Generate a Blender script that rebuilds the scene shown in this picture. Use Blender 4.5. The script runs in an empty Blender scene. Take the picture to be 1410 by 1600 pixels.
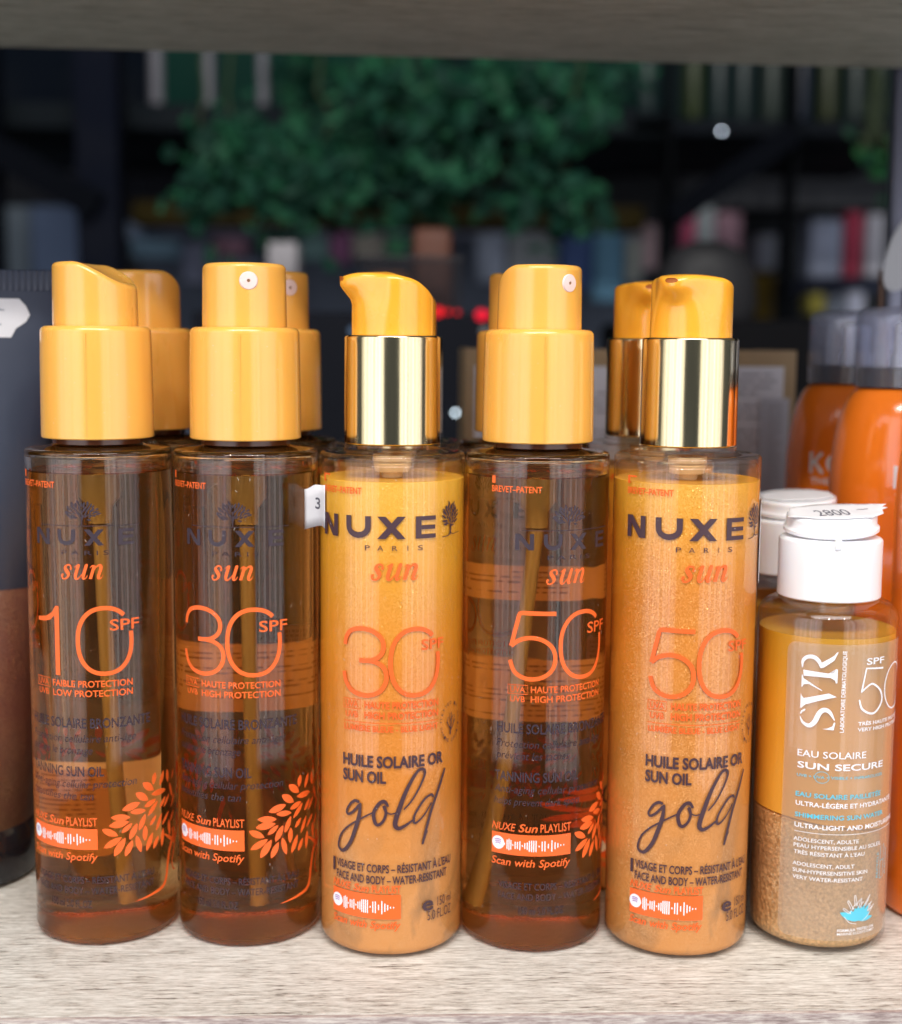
import bpy, bmesh, math, random
from mathutils import Vector, Matrix
random.seed(7)
S = 0.001                                   # everything below is written in millimetres
scene = bpy.context.scene
LP, LC, LT, EXPO = 0.9, 1.3, 2.1, 0.12
COL = scene.collection
R = math.radians

# ------------------------------------------------------------------ camera
cam_d = bpy.data.cameras.new('camera')
cam = bpy.data.objects.new('camera', cam_d); COL.objects.link(cam)
scene.camera = cam
CAM_H = 182.8
RT = Vector((0.99936741, -0.03465063, 0.00800744))
UP = Vector((-0.00381381, 0.11943971, 0.99283413))
FW = Vector((0.03535873, 0.99223661, -0.11923201))
cam.matrix_world = Matrix(((RT.x, UP.x, -FW.x, 0), (RT.y, UP.y, -FW.y, 0), (RT.z, UP.z, -FW.z, CAM_H*S), (0, 0, 0, 1)))
cam_d.sensor_width = 36; cam_d.sensor_fit = 'HORIZONTAL'
cam_d.lens = 2178/1410*36
cam_d.clip_start = 0.02; cam_d.clip_end = 30
cam_d.dof.use_dof = True
cam_d.dof.focus_distance = 0.403
cam_d.dof.aperture_fstop = 8.3
scene.render.resolution_x = 902; scene.render.resolution_y = 1024

def at(px, py, Y):
    """point of the shop at depth Y (mm), from its direction as surveyed in the photograph"""
    d = FW + RT*((px-705)/2178) - UP*((py-800)/2178)
    t = Y/d.y
    return Vector((d.x*t, Y, CAM_H + d.z*t))

# ------------------------------------------------------------------ world and lamps
w = bpy.data.worlds.new("World"); scene.world = w; w.use_nodes = True
w.node_tree.nodes['Background'].inputs[0].default_value = (0.75, 0.85, 1.0, 1)
w.node_tree.nodes['Background'].inputs[1].default_value = 0.10

def lamp(name, az, dist, zc, width, height, radiance, color, shape='RECTANGLE', aim=None):
    """bright shop-front pane or added overhead fill facing the shelf; radiance kept constant whatever its size"""
    l = bpy.data.lights.new(name, 'AREA'); l.shape = shape
    l.size = width*S; l.size_y = height*S
    area = width*height*S*S
    l.energy = radiance*math.pi*area; l.color = color
    o = bpy.data.objects.new(name, l); COL.objects.link(o)
    a = R(az)
    pos = Vector((math.sin(a)*dist, 420-math.cos(a)*dist, zc))
    tgt = Vector(aim) if aim else Vector((0, 420, zc))
    o.location = pos*S
    o.rotation_euler = (tgt-pos).to_track_quat('-Z', 'Y').to_euler()
    return o
TINT = [(1, .97, .92), (.96, .95, 1), (.88, .86, 1), (1, .94, .95), (.97, .98, 1), (1, .90, .88), (.92, .96, 1)]
PANES = [(-75, .9), (-70.5, 1.4), (-66, 2.3), (-61.5, 1.5), (-57, 2.9), (-52.5, 2.1), (-48, 2.8), (-43.5, 1.5), (-39, 3.0), (-34.5, 2.4), (-30, 2.9), (-25.5, 2.2), (-21.5, 1.3),
         (18.5, 1.4), (23, 2.8), (27.5, 1.7), (32, 2.9), (36.5, 1.3), (41, 2.6), (45.5, 1.8), (50, 2.9), (54.5, 1.4), (59, 2.4), (63.5, 1.6), (68, 1.9), (72.5, 1.0)]
for k, (az, rad) in enumerate(PANES):
    lamp('shop_front_pane', az, 1150, 330, 84-(k*7 % 11), 1250, rad*LP*1.08, TINT[(k*3) % 7])
for k, (x, y, z) in enumerate([(-420, -420, 1150), (-250, -430, 1150), (-80, -440, 1150), (90, -440, 1150), (260, -430, 1150), (430, -420, 1150)]):
    l = bpy.data.lights.new('ceiling_spot', 'AREA'); l.shape = 'DISK'; l.size = 0.045
    l.energy = 1.1*LC; l.color = (1, .96, .90)
    o = bpy.data.objects.new('ceiling_spot', l); COL.objects.link(o)
    o.location = Vector((x, y, z))*S
    o.rotation_euler = (Vector((x*.3, 420, 60))-Vector((x, y, z))).to_track_quat('-Z', 'Y').to_euler()
lamp('overhead_fill', 0, 700, 1250, 1300, 500, 3.2*LT, (1, .98, .95), aim=(0, 400, 0))  # added overhead fill that brightens the shelf and bottles

vs = scene.view_settings
vs.view_transform = 'Standard'; vs.look = 'None'; vs.exposure = EXPO; vs.gamma = 1
cy = scene.cycles
cy.use_denoising = True
cy.max_bounces = 22; cy.transmission_bounces = 18; cy.glossy_bounces = 6; cy.diffuse_bounces = 4
cy.transparent_max_bounces = 24; cy.volume_bounces = 0
cy.sample_clamp_indirect = 4.0; cy.blur_glossy = 0.3
cy.caustics_reflective = True; cy.caustics_refractive = True
LEAVES = [(19.6, 52.1, 18.8, 48.3, 1.8), (23.5, 51.7, 21.5, 47.2, 1.6), (25.4, 51.6, 25.6, 47.3, 1.6), (29.9, 50.3, 28.3, 47.6, 1.1), (14.9, 49.9, 19.0, 46.6, 2.3), (12.5, 47.2, 16.8, 44.0, 2.3), (17.9, 45.5, 24.5, 45.4, 2.0), (26.7, 46.8, 28.5, 41.6, 1.4), (15.3, 42.2, 19.9, 43.5, 1.8), (8.2, 42.5, 14.0, 43.9, 2.3), (10.6, 41.5, 15.9, 41.0, 1.8), (4.8, 40.6, 10.8, 39.9, 2.1), (4.2, 38.0, 10.4, 38.6, 2.3), (2.2, 37.1, 6.9, 34.7, 2.1), (2.6, 31.2, 8.0, 34.1, 2.1), (5.6, 28.4, 9.1, 33.8, 2.3), (8.9, 27.9, 11.3, 32.7, 2.0), (7.9, 35.4, 11.3, 38.0, 1.6), (10.3, 32.9, 12.9, 37.7, 2.0), (13.4, 35.1, 15.7, 40.0, 1.8), (15.6, 36.4, 15.3, 31.4, 1.8), (12.5, 33.9, 14.0, 28.1, 1.8), (15.8, 28.1, 18.3, 33.5, 1.8), (18.4, 28.1, 20.6, 31.8, 1.6), (16.5, 39.0, 20.6, 43.0, 1.6), (17.2, 35.8, 19.8, 38.5, 1.4), (19.6, 33.5, 22.3, 38.5, 1.4), (21.3, 40.2, 24.2, 43.4, 1.4), (23.2, 40.0, 26.5, 43.4, 1.2), (22.2, 34.5, 26.0, 38.1, 1.2), (25.9, 35.2, 26.4, 29.9, 1.8), (22.7, 33.6, 22.0, 27.7, 1.6), (27.5, 38.7, 30.1, 42.6, 1.2), (26.6, 34.2, 29.3, 37.3, 1.2)]
GOLD = {
'g1' : [(-9.9, 48.4, 0.91), (-10.9, 48.6, 0.91), (-12.4, 47.6, 0.78), (-13.9, 45.2, 0.65), (-13.4, 44.1, 0.78), (-11.7, 45.1, 0.78), (-9.6, 47.5, 0.73)] ,
'g2' : [(-9.2, 47.8, 0.78), (-9.6, 44.3, 1.19), (-10.8, 40.2, 1.24), (-12.6, 35.6, 1.17), (-15.2, 32.5, 1.04), (-17.2, 33.4, 0.78), (-16.3, 37.0, 0.65), (-13.5, 40.2, 0.57), (-9.3, 43.2, 0.52), (-5.3, 45.6, 0.47)] ,
'o' : [(-0.9, 47.9, 0.78), (-1.9, 49.1, 1.09), (-3.4, 48.4, 1.04), (-5.0, 45.6, 1.09), (-4.7, 42.8, 1.09), (-3.7, 41.9, 0.98), (-2.2, 43.2, 0.83), (-1.4, 45.5, 0.83), (-1.9, 47.4, 1.04)] ,
'c' : [(-1.1, 45.8, 0.41), (0.1, 45.3, 0.41), (1.7, 45.7, 0.41)] ,
'l' : [(4.0, 46.7, 0.47), (6.3, 49.2, 0.57), (9.0, 53.6, 0.65), (10.4, 57.1, 0.78), (9.5, 58.4, 0.91), (7.6, 57.4, 0.91), (4.7, 52.5, 1.17), (2.4, 46.5, 1.43), (1.3, 42.4, 1.43), (2.2, 40.9, 1.17), (4.2, 41.6, 0.91), (7.1, 43.5, 0.52)] ,
'd' : [(13.3, 49.5, 0.73), (12.5, 50.1, 0.73), (10.2, 48.9, 0.73), (7.4, 45.1, 0.73), (6.9, 42.8, 0.73), (7.7, 42.2, 0.62), (10.2, 44.2, 0.52), (12.6, 47.5, 0.47)] ,
'd2' : [(17.8, 56.9, 0.67), (15.8, 52.4, 0.93), (12.9, 45.8, 0.93), (11.1, 40.3, 0.93), (9.8, 35.6, 0.73)] ,
'd3' : [(11.5, 39.2, 0.26), (10.8, 38.0, 0.41), (10.0, 35.5, 0.31)] ,
}
SVR_POLY = {
'Rs' : [(-12.7, 87.8), (-12.6, 86.0), (-8.6, 86.1), (-4.8, 86.0), (-3.5, 85.3), (-3.2, 84.4), (-2.8, 84.5), (-2.8, 88.6), (-3.2, 88.8), (-3.4, 88.0), (-4.0, 87.4), (-5.4, 87.3), (-9.2, 87.6)] ,
'Rl' : [(-8.1, 90.0), (-7.6, 88.8), (-6.8, 89.0), (-3.9, 91.3), (-2.8, 93.8), (-3.2, 93.8), (-4.0, 92.7), (-5.3, 91.8)] ,
'V1' : [(-13.2, 80.5), (-13.2, 76.1), (-12.8, 76.2), (-12.3, 76.8), (-11.6, 77.4), (-8.3, 78.7), (-5.1, 79.7), (-2.8, 80.3), (-5.1, 81.3), (-8.7, 80.3), (-12.3, 79.2), (-12.8, 79.7)] ,
'V2' : [(-13.1, 86.3), (-13.1, 82.5), (-12.8, 82.6), (-12.4, 83.4), (-11.0, 83.7), (-9.0, 82.8), (-7.1, 81.9), (-7.0, 82.1), (-9.1, 83.3), (-10.8, 84.3), (-12.5, 85.2), (-12.9, 86.3)] ,
'S2' : [(-6.5, 70.4), (-3.3, 70.2), (-2.9, 72.5), (-3.3, 72.6), (-3.7, 71.4), (-5.3, 70.6)] ,
'S3' : [(-13.2, 74.4), (-12.9, 75.3), (-12.0, 76.0), (-11.6, 76.0), (-11.7, 75.5), (-12.5, 75.0), (-12.9, 74.3)] ,
}
SVR_STROKE = {
'Rb' : [(-13.0, 88.6, 0.29), (-12.9, 90.5, 0.92), (-11.6, 91.8, 1.09), (-9.7, 91.9, 1.2), (-8.2, 90.7, 1.15), (-7.6, 89.1, 0.63)] ,
'S' : [(-13.1, 73.5, 0.23), (-12.3, 71.9, 0.74), (-10.5, 71.1, 1.2), (-8.9, 72.3, 1.43), (-7.6, 75.1, 1.43), (-6.3, 76.2, 1.37), (-4.7, 75.7, 1.09), (-3.2, 73.3, 0.29)] ,
'f5' : [(12.4, 88.4, 0.57), (6.0, 88.8, 0.57), (4.7, 81.8, 0.52)] ,
'f5b' : [(4.7, 81.8, 0.46), (7.1, 83.6, 0.52), (8.9, 83.8, 0.57), (11.8, 81.5, 0.63), (12.5, 78.2, 0.63), (10.1, 75.3, 0.63), (7.6, 75.1, 0.63), (5.0, 76.7, 0.63), (4.1, 79.2, 0.52)] ,
}
SVR_TEXT = [
('EAU SOLAIRE', -13.5, 7.2, 61.5, 1.98, 'w'),
('SUN SECURE', -13.4, 14.5, 57.9, 1.88, 'wb'),
('UVB + UVA + VISIBLE + INFRAROUGES', -13.4, 14.2, 55.2, 0.84, 'b'),
('EAU SOLAIRE PAILLETÉE', -13.6, 14.0, 49.1, 1.36, 'bb'),
('ULTRA-LÉGÈRE ET HYDRATANTE', -13.5, 20.6, 46.3, 1.36, 'wb'),
('SHIMMERING SUN WATER', -13.6, 15.8, 42.7, 1.36, 'bb'),
('ULTRA-LIGHT AND MOISTURISING', -13.6, 23.9, 39.5, 1.36, 'wb'),
('ADOLESCENT, ADULTE', -13.7, 5.9, 35.3, 1.15, 'w'),
('PEAU HYPERSENSIBLE AU SOLEIL', -13.6, 15.4, 33.3, 1.15, 'w'),
("TRÈS RÉSISTANT À L'EAU", -13.5, 8.2, 31.2, 1.15, 'w'),
('ADOLESCENT, ADULT', -13.7, 4.8, 27.6, 1.15, 'w'),
('SUN-HYPERSENSITIVE SKIN', -13.6, 9.6, 25.5, 1.15, 'w'),
('VERY WATER-RESISTANT', -13.6, 7.9, 23.4, 1.15, 'w'),
('FORMULA TESTED ON', 0.2, 13.3, 7.8, 0.78, 'wb'),
('MARINE ECOSYSTEMS*', 0.2, 13.6, 6.7, 0.78, 'w'),
('TRÈS HAUTE PROTECTION', 4.0, 29.2, 71.6, 1.04, 'wb'),
('VERY HIGH PROTECTION', 3.9, 27.6, 69.8, 1.04, 'wb')]

# ------------------------------------------------------------------ materials
def srgb(r, g, b):
    f = lambda c: (c/255/12.92) if c <= 10.3 else ((c/255+.055)/1.055)**2.4
    return (f(r), f(g), f(b), 1)

def mat(name):
    m = bpy.data.materials.new(name); m.use_nodes = True
    nt = m.node_tree; nt.nodes.clear()
    out = nt.nodes.new('ShaderNodeOutputMaterial')
    return m, nt, out

def principled(name, col, rough=.5, metal=0, noise=0, scale=300, bump=0, coat=0, sss=0, spec=.5, stretch=(1, 1, 1), sheen=0, trans=0):
    m, nt, out = mat(name)
    p = nt.nodes.new('ShaderNodeBsdfPrincipled')
    p.inputs['Base Color'].default_value = col
    p.inputs['Roughness'].default_value = rough
    p.inputs['Metallic'].default_value = metal
    p.inputs['Coat Weight'].default_value = coat
    p.inputs['Coat Roughness'].default_value = .04
    p.inputs['Specular IOR Level'].default_value = spec
    if sss:
        p.inputs['Subsurface Weight'].default_value = sss
        p.inputs['Subsurface Radius'].default_value = (1, .5, .2)
        p.inputs['Subsurface Scale'].default_value = .0035
    if noise or bump:
        tc = nt.nodes.new('ShaderNodeTexCoord'); mp = nt.nodes.new('ShaderNodeMapping')
        mp.inputs['Scale'].default_value = stretch
        n = nt.nodes.new('ShaderNodeTexNoise'); n.inputs['Scale'].default_value = scale; n.inputs['Detail'].default_value = 6
        nt.links.new(tc.outputs['Object'], mp.inputs[0]); nt.links.new(mp.outputs[0], n.inputs['Vector'])
        if noise:
            h = nt.nodes.new('ShaderNodeHueSaturation'); h.inputs['Color'].default_value = col
            mr = nt.nodes.new('ShaderNodeMapRange'); mr.inputs[1].default_value = .3; mr.inputs[2].default_value = .7
            mr.inputs[3].default_value = 1-noise; mr.inputs[4].default_value = 1+noise
            nt.links.new(n.outputs[0], mr.inputs[0]); nt.links.new(mr.outputs[0], h.inputs['Value'])
            nt.links.new(h.outputs[0], p.inputs['Base Color'])
            m2 = nt.nodes.new('ShaderNodeMapRange'); m2.inputs[1].default_value = .3; m2.inputs[2].default_value = .7
            m2.inputs[3].default_value = rough*.8; m2.inputs[4].default_value = min(1, rough*1.25)
            nt.links.new(n.outputs[0], m2.inputs[0]); nt.links.new(m2.outputs[0], p.inputs['Roughness'])
        if bump:
            b = nt.nodes.new('ShaderNodeBump'); b.inputs['Strength'].default_value = bump; b.inputs['Distance'].default_value = .0002
            nt.links.new(n.outputs[0], b.inputs['Height']); nt.links.new(b.outputs[0], p.inputs['Normal'])
    nt.links.new(p.outputs[0], out.inputs[0])
    return m

def glass_solid(name, col, ior, absorb, density):
    m, nt, out = mat(name)
    g = nt.nodes.new('ShaderNodeBsdfGlass'); g.inputs['Color'].default_value = col
    g.inputs['Roughness'].default_value = 0.0; g.inputs['IOR'].default_value = ior
    if density:   # the moulded base is scuffed and a little wavy
        tc = nt.nodes.new('ShaderNodeTexCoord'); sx = nt.nodes.new('ShaderNodeSeparateXYZ'); nt.links.new(tc.outputs['Object'], sx.inputs[0])
        mr = nt.nodes.new('ShaderNodeMapRange'); mr.inputs[1].default_value = .008; mr.inputs[2].default_value = .0005; mr.inputs[3].default_value = 0; mr.inputs[4].default_value = .38
        nt.links.new(sx.outputs[2], mr.inputs[0]); nt.links.new(mr.outputs[0], g.inputs['Roughness'])
        nz = nt.nodes.new('ShaderNodeTexNoise'); nz.inputs['Scale'].default_value = 160; nz.inputs['Distortion'].default_value = 2
        m2 = nt.nodes.new('ShaderNodeMapRange'); m2.inputs[1].default_value = .020; m2.inputs[2].default_value = .001; m2.inputs[3].default_value = 0; m2.inputs[4].default_value = .35
        nt.links.new(sx.outputs[2], m2.inputs[0]); nt.links.new(tc.outputs['Object'], nz.inputs['Vector'])
        b = nt.nodes.new('ShaderNodeBump'); b.inputs['Distance'].default_value = .0004
        nt.links.new(m2.outputs[0], b.inputs['Strength']); nt.links.new(nz.outputs[0], b.inputs['Height']); nt.links.new(b.outputs[0], g.inputs['Normal'])
    nt.links.new(g.outputs[0], out.inputs[0])
    if density:
        df = nt.nodes.new('ShaderNodeBsdfDiffuse'); df.inputs[0].default_value = (.60, .27, .05, 1)   # amber diffuse lifts the darks, standing in for light glowing through the oil
        mh = nt.nodes.new('ShaderNodeMixShader'); mh.inputs[0].default_value = .026
        nt.links.new(g.outputs[0], mh.inputs[1]); nt.links.new(df.outputs[0], mh.inputs[2]); nt.links.new(mh.outputs[0], out.inputs[0])
        v = nt.nodes.new('ShaderNodeVolumeAbsorption'); v.inputs['Color'].default_value = absorb; v.inputs['Density'].default_value = density
        nt.links.new(v.outputs[0], out.inputs['Volume'])
    return m

def clear_shell(name, tint, ior=1.5, rough=.0, frost=0, frostcol=(1, 1, 1, 1)):
    """thin clear plastic wall: see-through, reflecting by Fresnel"""
    m, nt, out = mat(name)
    t = nt.nodes.new('ShaderNodeBsdfTransparent'); t.inputs[0].default_value = tint
    g = nt.nodes.new('ShaderNodeBsdfGlossy'); g.inputs['Roughness'].default_value = rough
    f = nt.nodes.new('ShaderNodeFresnel')
    ge = nt.nodes.new('ShaderNodeNewGeometry'); mi = nt.nodes.new('ShaderNodeMapRange')   # a thin wall reflects alike from both sides
    mi.inputs[3].default_value = ior; mi.inputs[4].default_value = 1/ior
    nt.links.new(ge.outputs['Backfacing'], mi.inputs[0]); nt.links.new(mi.outputs[0], f.inputs[0])
    mx = nt.nodes.new('ShaderNodeMixShader')
    nt.links.new(f.outputs[0], mx.inputs[0]); nt.links.new(t.outputs[0], mx.inputs[1]); nt.links.new(g.outputs[0], mx.inputs[2])
    last = mx
    if frost:
        d = nt.nodes.new('ShaderNodeBsdfDiffuse'); d.inputs[0].default_value = frostcol
        m2 = nt.nodes.new('ShaderNodeMixShader'); m2.inputs[0].default_value = frost
        nt.links.new(mx.outputs[0], m2.inputs[1]); nt.links.new(d.outputs[0], m2.inputs[2]); last = m2
    nt.links.new(last.outputs[0], out.inputs[0])
    return m

def shimmer(name, stops, z0, z1, flake=.5, clump=0, swirl=0, settle=0):
    """oil full of gold flakes: colour settles with height, tiny tilted mirrors sparkle"""
    m, nt, out = mat(name)
    N, Lk = nt.nodes.new, nt.links.new
    tc = N('ShaderNodeTexCoord'); sx = N('ShaderNodeSeparateXYZ'); Lk(tc.outputs['Object'], sx.inputs[0])
    nz = N('ShaderNodeTexNoise'); nz.inputs['Scale'].default_value = 45; nz.inputs['Detail'].default_value = 4; nz.inputs['Distortion'].default_value = 1.5
    Lk(tc.outputs['Object'], nz.inputs['Vector'])
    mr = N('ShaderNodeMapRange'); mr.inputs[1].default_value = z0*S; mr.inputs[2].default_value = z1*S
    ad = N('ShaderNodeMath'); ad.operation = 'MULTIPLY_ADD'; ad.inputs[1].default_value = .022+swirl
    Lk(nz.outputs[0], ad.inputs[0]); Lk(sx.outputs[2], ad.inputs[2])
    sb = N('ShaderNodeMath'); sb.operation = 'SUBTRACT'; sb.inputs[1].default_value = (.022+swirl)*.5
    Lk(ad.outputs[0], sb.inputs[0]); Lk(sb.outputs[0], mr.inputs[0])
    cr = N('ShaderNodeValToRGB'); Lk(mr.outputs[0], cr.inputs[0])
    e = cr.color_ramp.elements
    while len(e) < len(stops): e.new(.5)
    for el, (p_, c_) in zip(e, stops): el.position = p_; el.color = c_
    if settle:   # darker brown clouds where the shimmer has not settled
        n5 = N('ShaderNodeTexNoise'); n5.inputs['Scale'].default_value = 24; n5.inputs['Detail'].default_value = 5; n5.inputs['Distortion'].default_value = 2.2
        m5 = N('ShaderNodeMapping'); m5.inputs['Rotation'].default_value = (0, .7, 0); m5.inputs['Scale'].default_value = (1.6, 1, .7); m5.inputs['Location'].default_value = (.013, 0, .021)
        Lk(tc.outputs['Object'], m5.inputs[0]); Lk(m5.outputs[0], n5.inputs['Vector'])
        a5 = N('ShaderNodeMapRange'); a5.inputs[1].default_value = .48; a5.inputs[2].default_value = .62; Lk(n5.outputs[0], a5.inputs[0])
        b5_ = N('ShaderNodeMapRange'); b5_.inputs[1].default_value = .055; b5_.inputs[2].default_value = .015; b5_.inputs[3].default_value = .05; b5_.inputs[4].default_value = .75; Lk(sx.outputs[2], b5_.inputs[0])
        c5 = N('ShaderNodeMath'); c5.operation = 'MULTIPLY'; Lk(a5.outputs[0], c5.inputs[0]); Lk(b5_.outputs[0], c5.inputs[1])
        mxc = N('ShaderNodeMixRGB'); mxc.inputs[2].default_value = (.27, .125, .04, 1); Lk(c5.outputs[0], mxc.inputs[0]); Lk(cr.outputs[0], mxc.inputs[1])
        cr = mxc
    # flakes
    vo = N('ShaderNodeTexVoronoi'); vo.inputs['Scale'].default_value = 4200
    Lk(tc.outputs['Object'], vo.inputs['Vector'])
    geo = N('ShaderNodeNewGeometry')
    vm = N('ShaderNodeVectorMath'); vm.operation = 'SUBTRACT'; vm.inputs[1].default_value = (.5, .5, .5)
    Lk(vo.outputs['Color'], vm.inputs[0])
    sc_ = N('ShaderNodeVectorMath'); sc_.operation = 'SCALE'; sc_.inputs['Scale'].default_value = .8
    Lk(vm.outputs[0], sc_.inputs[0])
    an = N('ShaderNodeVectorMath'); an.operation = 'ADD'; Lk(geo.outputs['Normal'], an.inputs[0]); Lk(sc_.outputs[0], an.inputs[1])
    nn = N('ShaderNodeVectorMath'); nn.operation = 'NORMALIZE'; Lk(an.outputs[0], nn.inputs[0])
    base = N('ShaderNodeBsdfPrincipled'); base.inputs['Roughness'].default_value = .45
    base.inputs['Metallic'].default_value = 0.0
    Lk(cr.outputs[0], base.inputs['Base Color'])
    fl = N('ShaderNodeBsdfPrincipled'); fl.inputs['Metallic'].default_value = 1; fl.inputs['Roughness'].default_value = .28
    br = N('ShaderNodeMixRGB'); br.blend_type = 'MIX'; br.inputs[0].default_value = .45; br.inputs[2].default_value = (1, .80, .50, 1)
    Lk(cr.outputs[0], br.inputs[1]); Lk(br.outputs[0], fl.inputs['Base Color']); Lk(nn.outputs[0], fl.inputs['Normal'])
    # flakes thin out in places
    n2 = N('ShaderNodeTexNoise'); n2.inputs['Scale'].default_value = 90; n2.inputs['Detail'].default_value = 3
    Lk(tc.outputs['Object'], n2.inputs['Vector'])
    m3 = N('ShaderNodeMapRange'); m3.inputs[1].default_value = .35; m3.inputs[2].default_value = .7; m3.inputs[3].default_value = flake*.5; m3.inputs[4].default_value = flake*1.15
    Lk(n2.outputs[0], m3.inputs[0])
    mx = N('ShaderNodeMixShader'); Lk(m3.outputs[0], mx.inputs[0]); Lk(base.outputs[0], mx.inputs[1]); Lk(fl.outputs[0], mx.inputs[2])
    if clump:
        v2 = N('ShaderNodeTexVoronoi'); v2.inputs['Scale'].default_value = 700; v2.feature = 'SMOOTH_F1'
        ds = N('ShaderNodeVectorMath'); ds.operation = 'MULTIPLY_ADD'; ds.inputs[1].default_value = (.004,)*3
        Lk(nz.outputs['Color'], ds.inputs[0]); Lk(tc.outputs['Object'], ds.inputs[2]); Lk(ds.outputs[0], v2.inputs['Vector'])
        bp = N('ShaderNodeBump'); bp.inputs['Strength'].default_value = clump; bp.inputs['Distance'].default_value = .0010; bp.invert = True
        Lk(v2.outputs[0], bp.inputs['Height']); Lk(bp.outputs[0], base.inputs['Normal'])
        n6 = N('ShaderNodeTexNoise'); n6.inputs['Scale'].default_value = 1100; n6.inputs['Detail'].default_value = 5; Lk(tc.outputs['Object'], n6.inputs['Vector'])
        r6 = N('ShaderNodeMapRange'); r6.inputs[1].default_value = .36; r6.inputs[2].default_value = .64; r6.inputs[3].default_value = .55; r6.inputs[4].default_value = 1.35; Lk(n6.outputs[0], r6.inputs[0])
        h6 = N('ShaderNodeHueSaturation'); Lk(r6.outputs[0], h6.inputs['Value']); Lk(cr.outputs[0], h6.inputs['Color']); Lk(h6.outputs[0], base.inputs['Base Color'])
    Lk(mx.outputs[0], out.inputs[0])
    return m

def wood(name, light, mid, dark, gscale=1.0):
    m, nt, out = mat(name)
    N, Lk = nt.nodes.new, nt.links.new
    tc = N('ShaderNodeTexCoord')
    def noise(scale, stretch, detail=8, dist=0, off=(0, 0, 0), rot=0):
        mp = N('ShaderNodeMapping'); mp.inputs['Scale'].default_value = stretch; mp.inputs['Location'].default_value = off
        mp.inputs['Rotation'].default_value = (0, 0, rot)
        n = N('ShaderNodeTexNoise'); n.inputs['Scale'].default_value = scale; n.inputs['Detail'].default_value = detail
        n.inputs['Roughness'].default_value = .62; n.inputs['Distortion'].default_value = dist
        Lk(tc.outputs['Object'], mp.inputs[0]); Lk(mp.outputs[0], n.inputs['Vector']); return n
    g1 = noise(100*gscale, (1, 9, 9), 9, .6)
    g2 = noise(380*gscale, (.8, 8, 8), 8, .3, (3, 1, 0))
    g3 = noise(14*gscale, (1, 3.5, 3.5), 4, 1.2, (7, 0, 0))
    r1 = N('ShaderNodeValToRGB'); e = r1.color_ramp.elements
    e[0].position = .385; e[0].color = dark; e[1].position = .58; e[1].color = light; k = e.new(.465); k.color = mid
    a1 = N('ShaderNodeMath'); a1.operation = 'MULTIPLY'; a1.inputs[1].default_value = .48; Lk(g1.outputs[0], a1.inputs[0])
    a2 = N('ShaderNodeMath'); a2.operation = 'MULTIPLY_ADD'; a2.inputs[1].default_value = .40; Lk(g2.outputs[0], a2.inputs[0]); Lk(a1.outputs[0], a2.inputs[2])
    a3 = N('ShaderNodeMath'); a3.operation = 'MULTIPLY_ADD'; a3.inputs[1].default_value = .12; Lk(g3.outputs[0], a3.inputs[0]); Lk(a2.outputs[0], a3.inputs[2])
    # thin oblique cracks of the printed oak decor
    g4 = noise(26*gscale, (1, 16, 1), 2, .5, (2.3, 5, 0), R(24))
    c4 = N('ShaderNodeMapRange'); c4.inputs[1].default_value = .30; c4.inputs[2].default_value = .36; c4.inputs[3].default_value = -.09; c4.inputs[4].default_value = 0
    Lk(g4.outputs[0], c4.inputs[0])
    a4 = N('ShaderNodeMath'); a4.operation = 'ADD'; Lk(a3.outputs[0], a4.inputs[0]); Lk(c4.outputs[0], a4.inputs[1])
    Lk(a4.outputs[0], r1.inputs[0])
    p = N('ShaderNodeBsdfPrincipled'); p.inputs['Roughness'].default_value = .55
    Lk(r1.outputs[0], p.inputs['Base Color'])
    b = N('ShaderNodeBump'); b.inputs['Strength'].default_value = .35; b.inputs['Distance'].default_value = .0002
    Lk(a4.outputs[0], b.inputs['Height']); Lk(b.outputs[0], p.inputs['Normal'])
    Lk(p.outputs[0], out.inputs[0])
    return m

def emitter(name, col, s):
    m, nt, out = mat(name)
    e = nt.nodes.new('ShaderNodeEmission'); e.inputs[0].default_value = col; e.inputs[1].default_value = s
    nt.links.new(e.outputs[0], out.inputs[0]); return m

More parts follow.
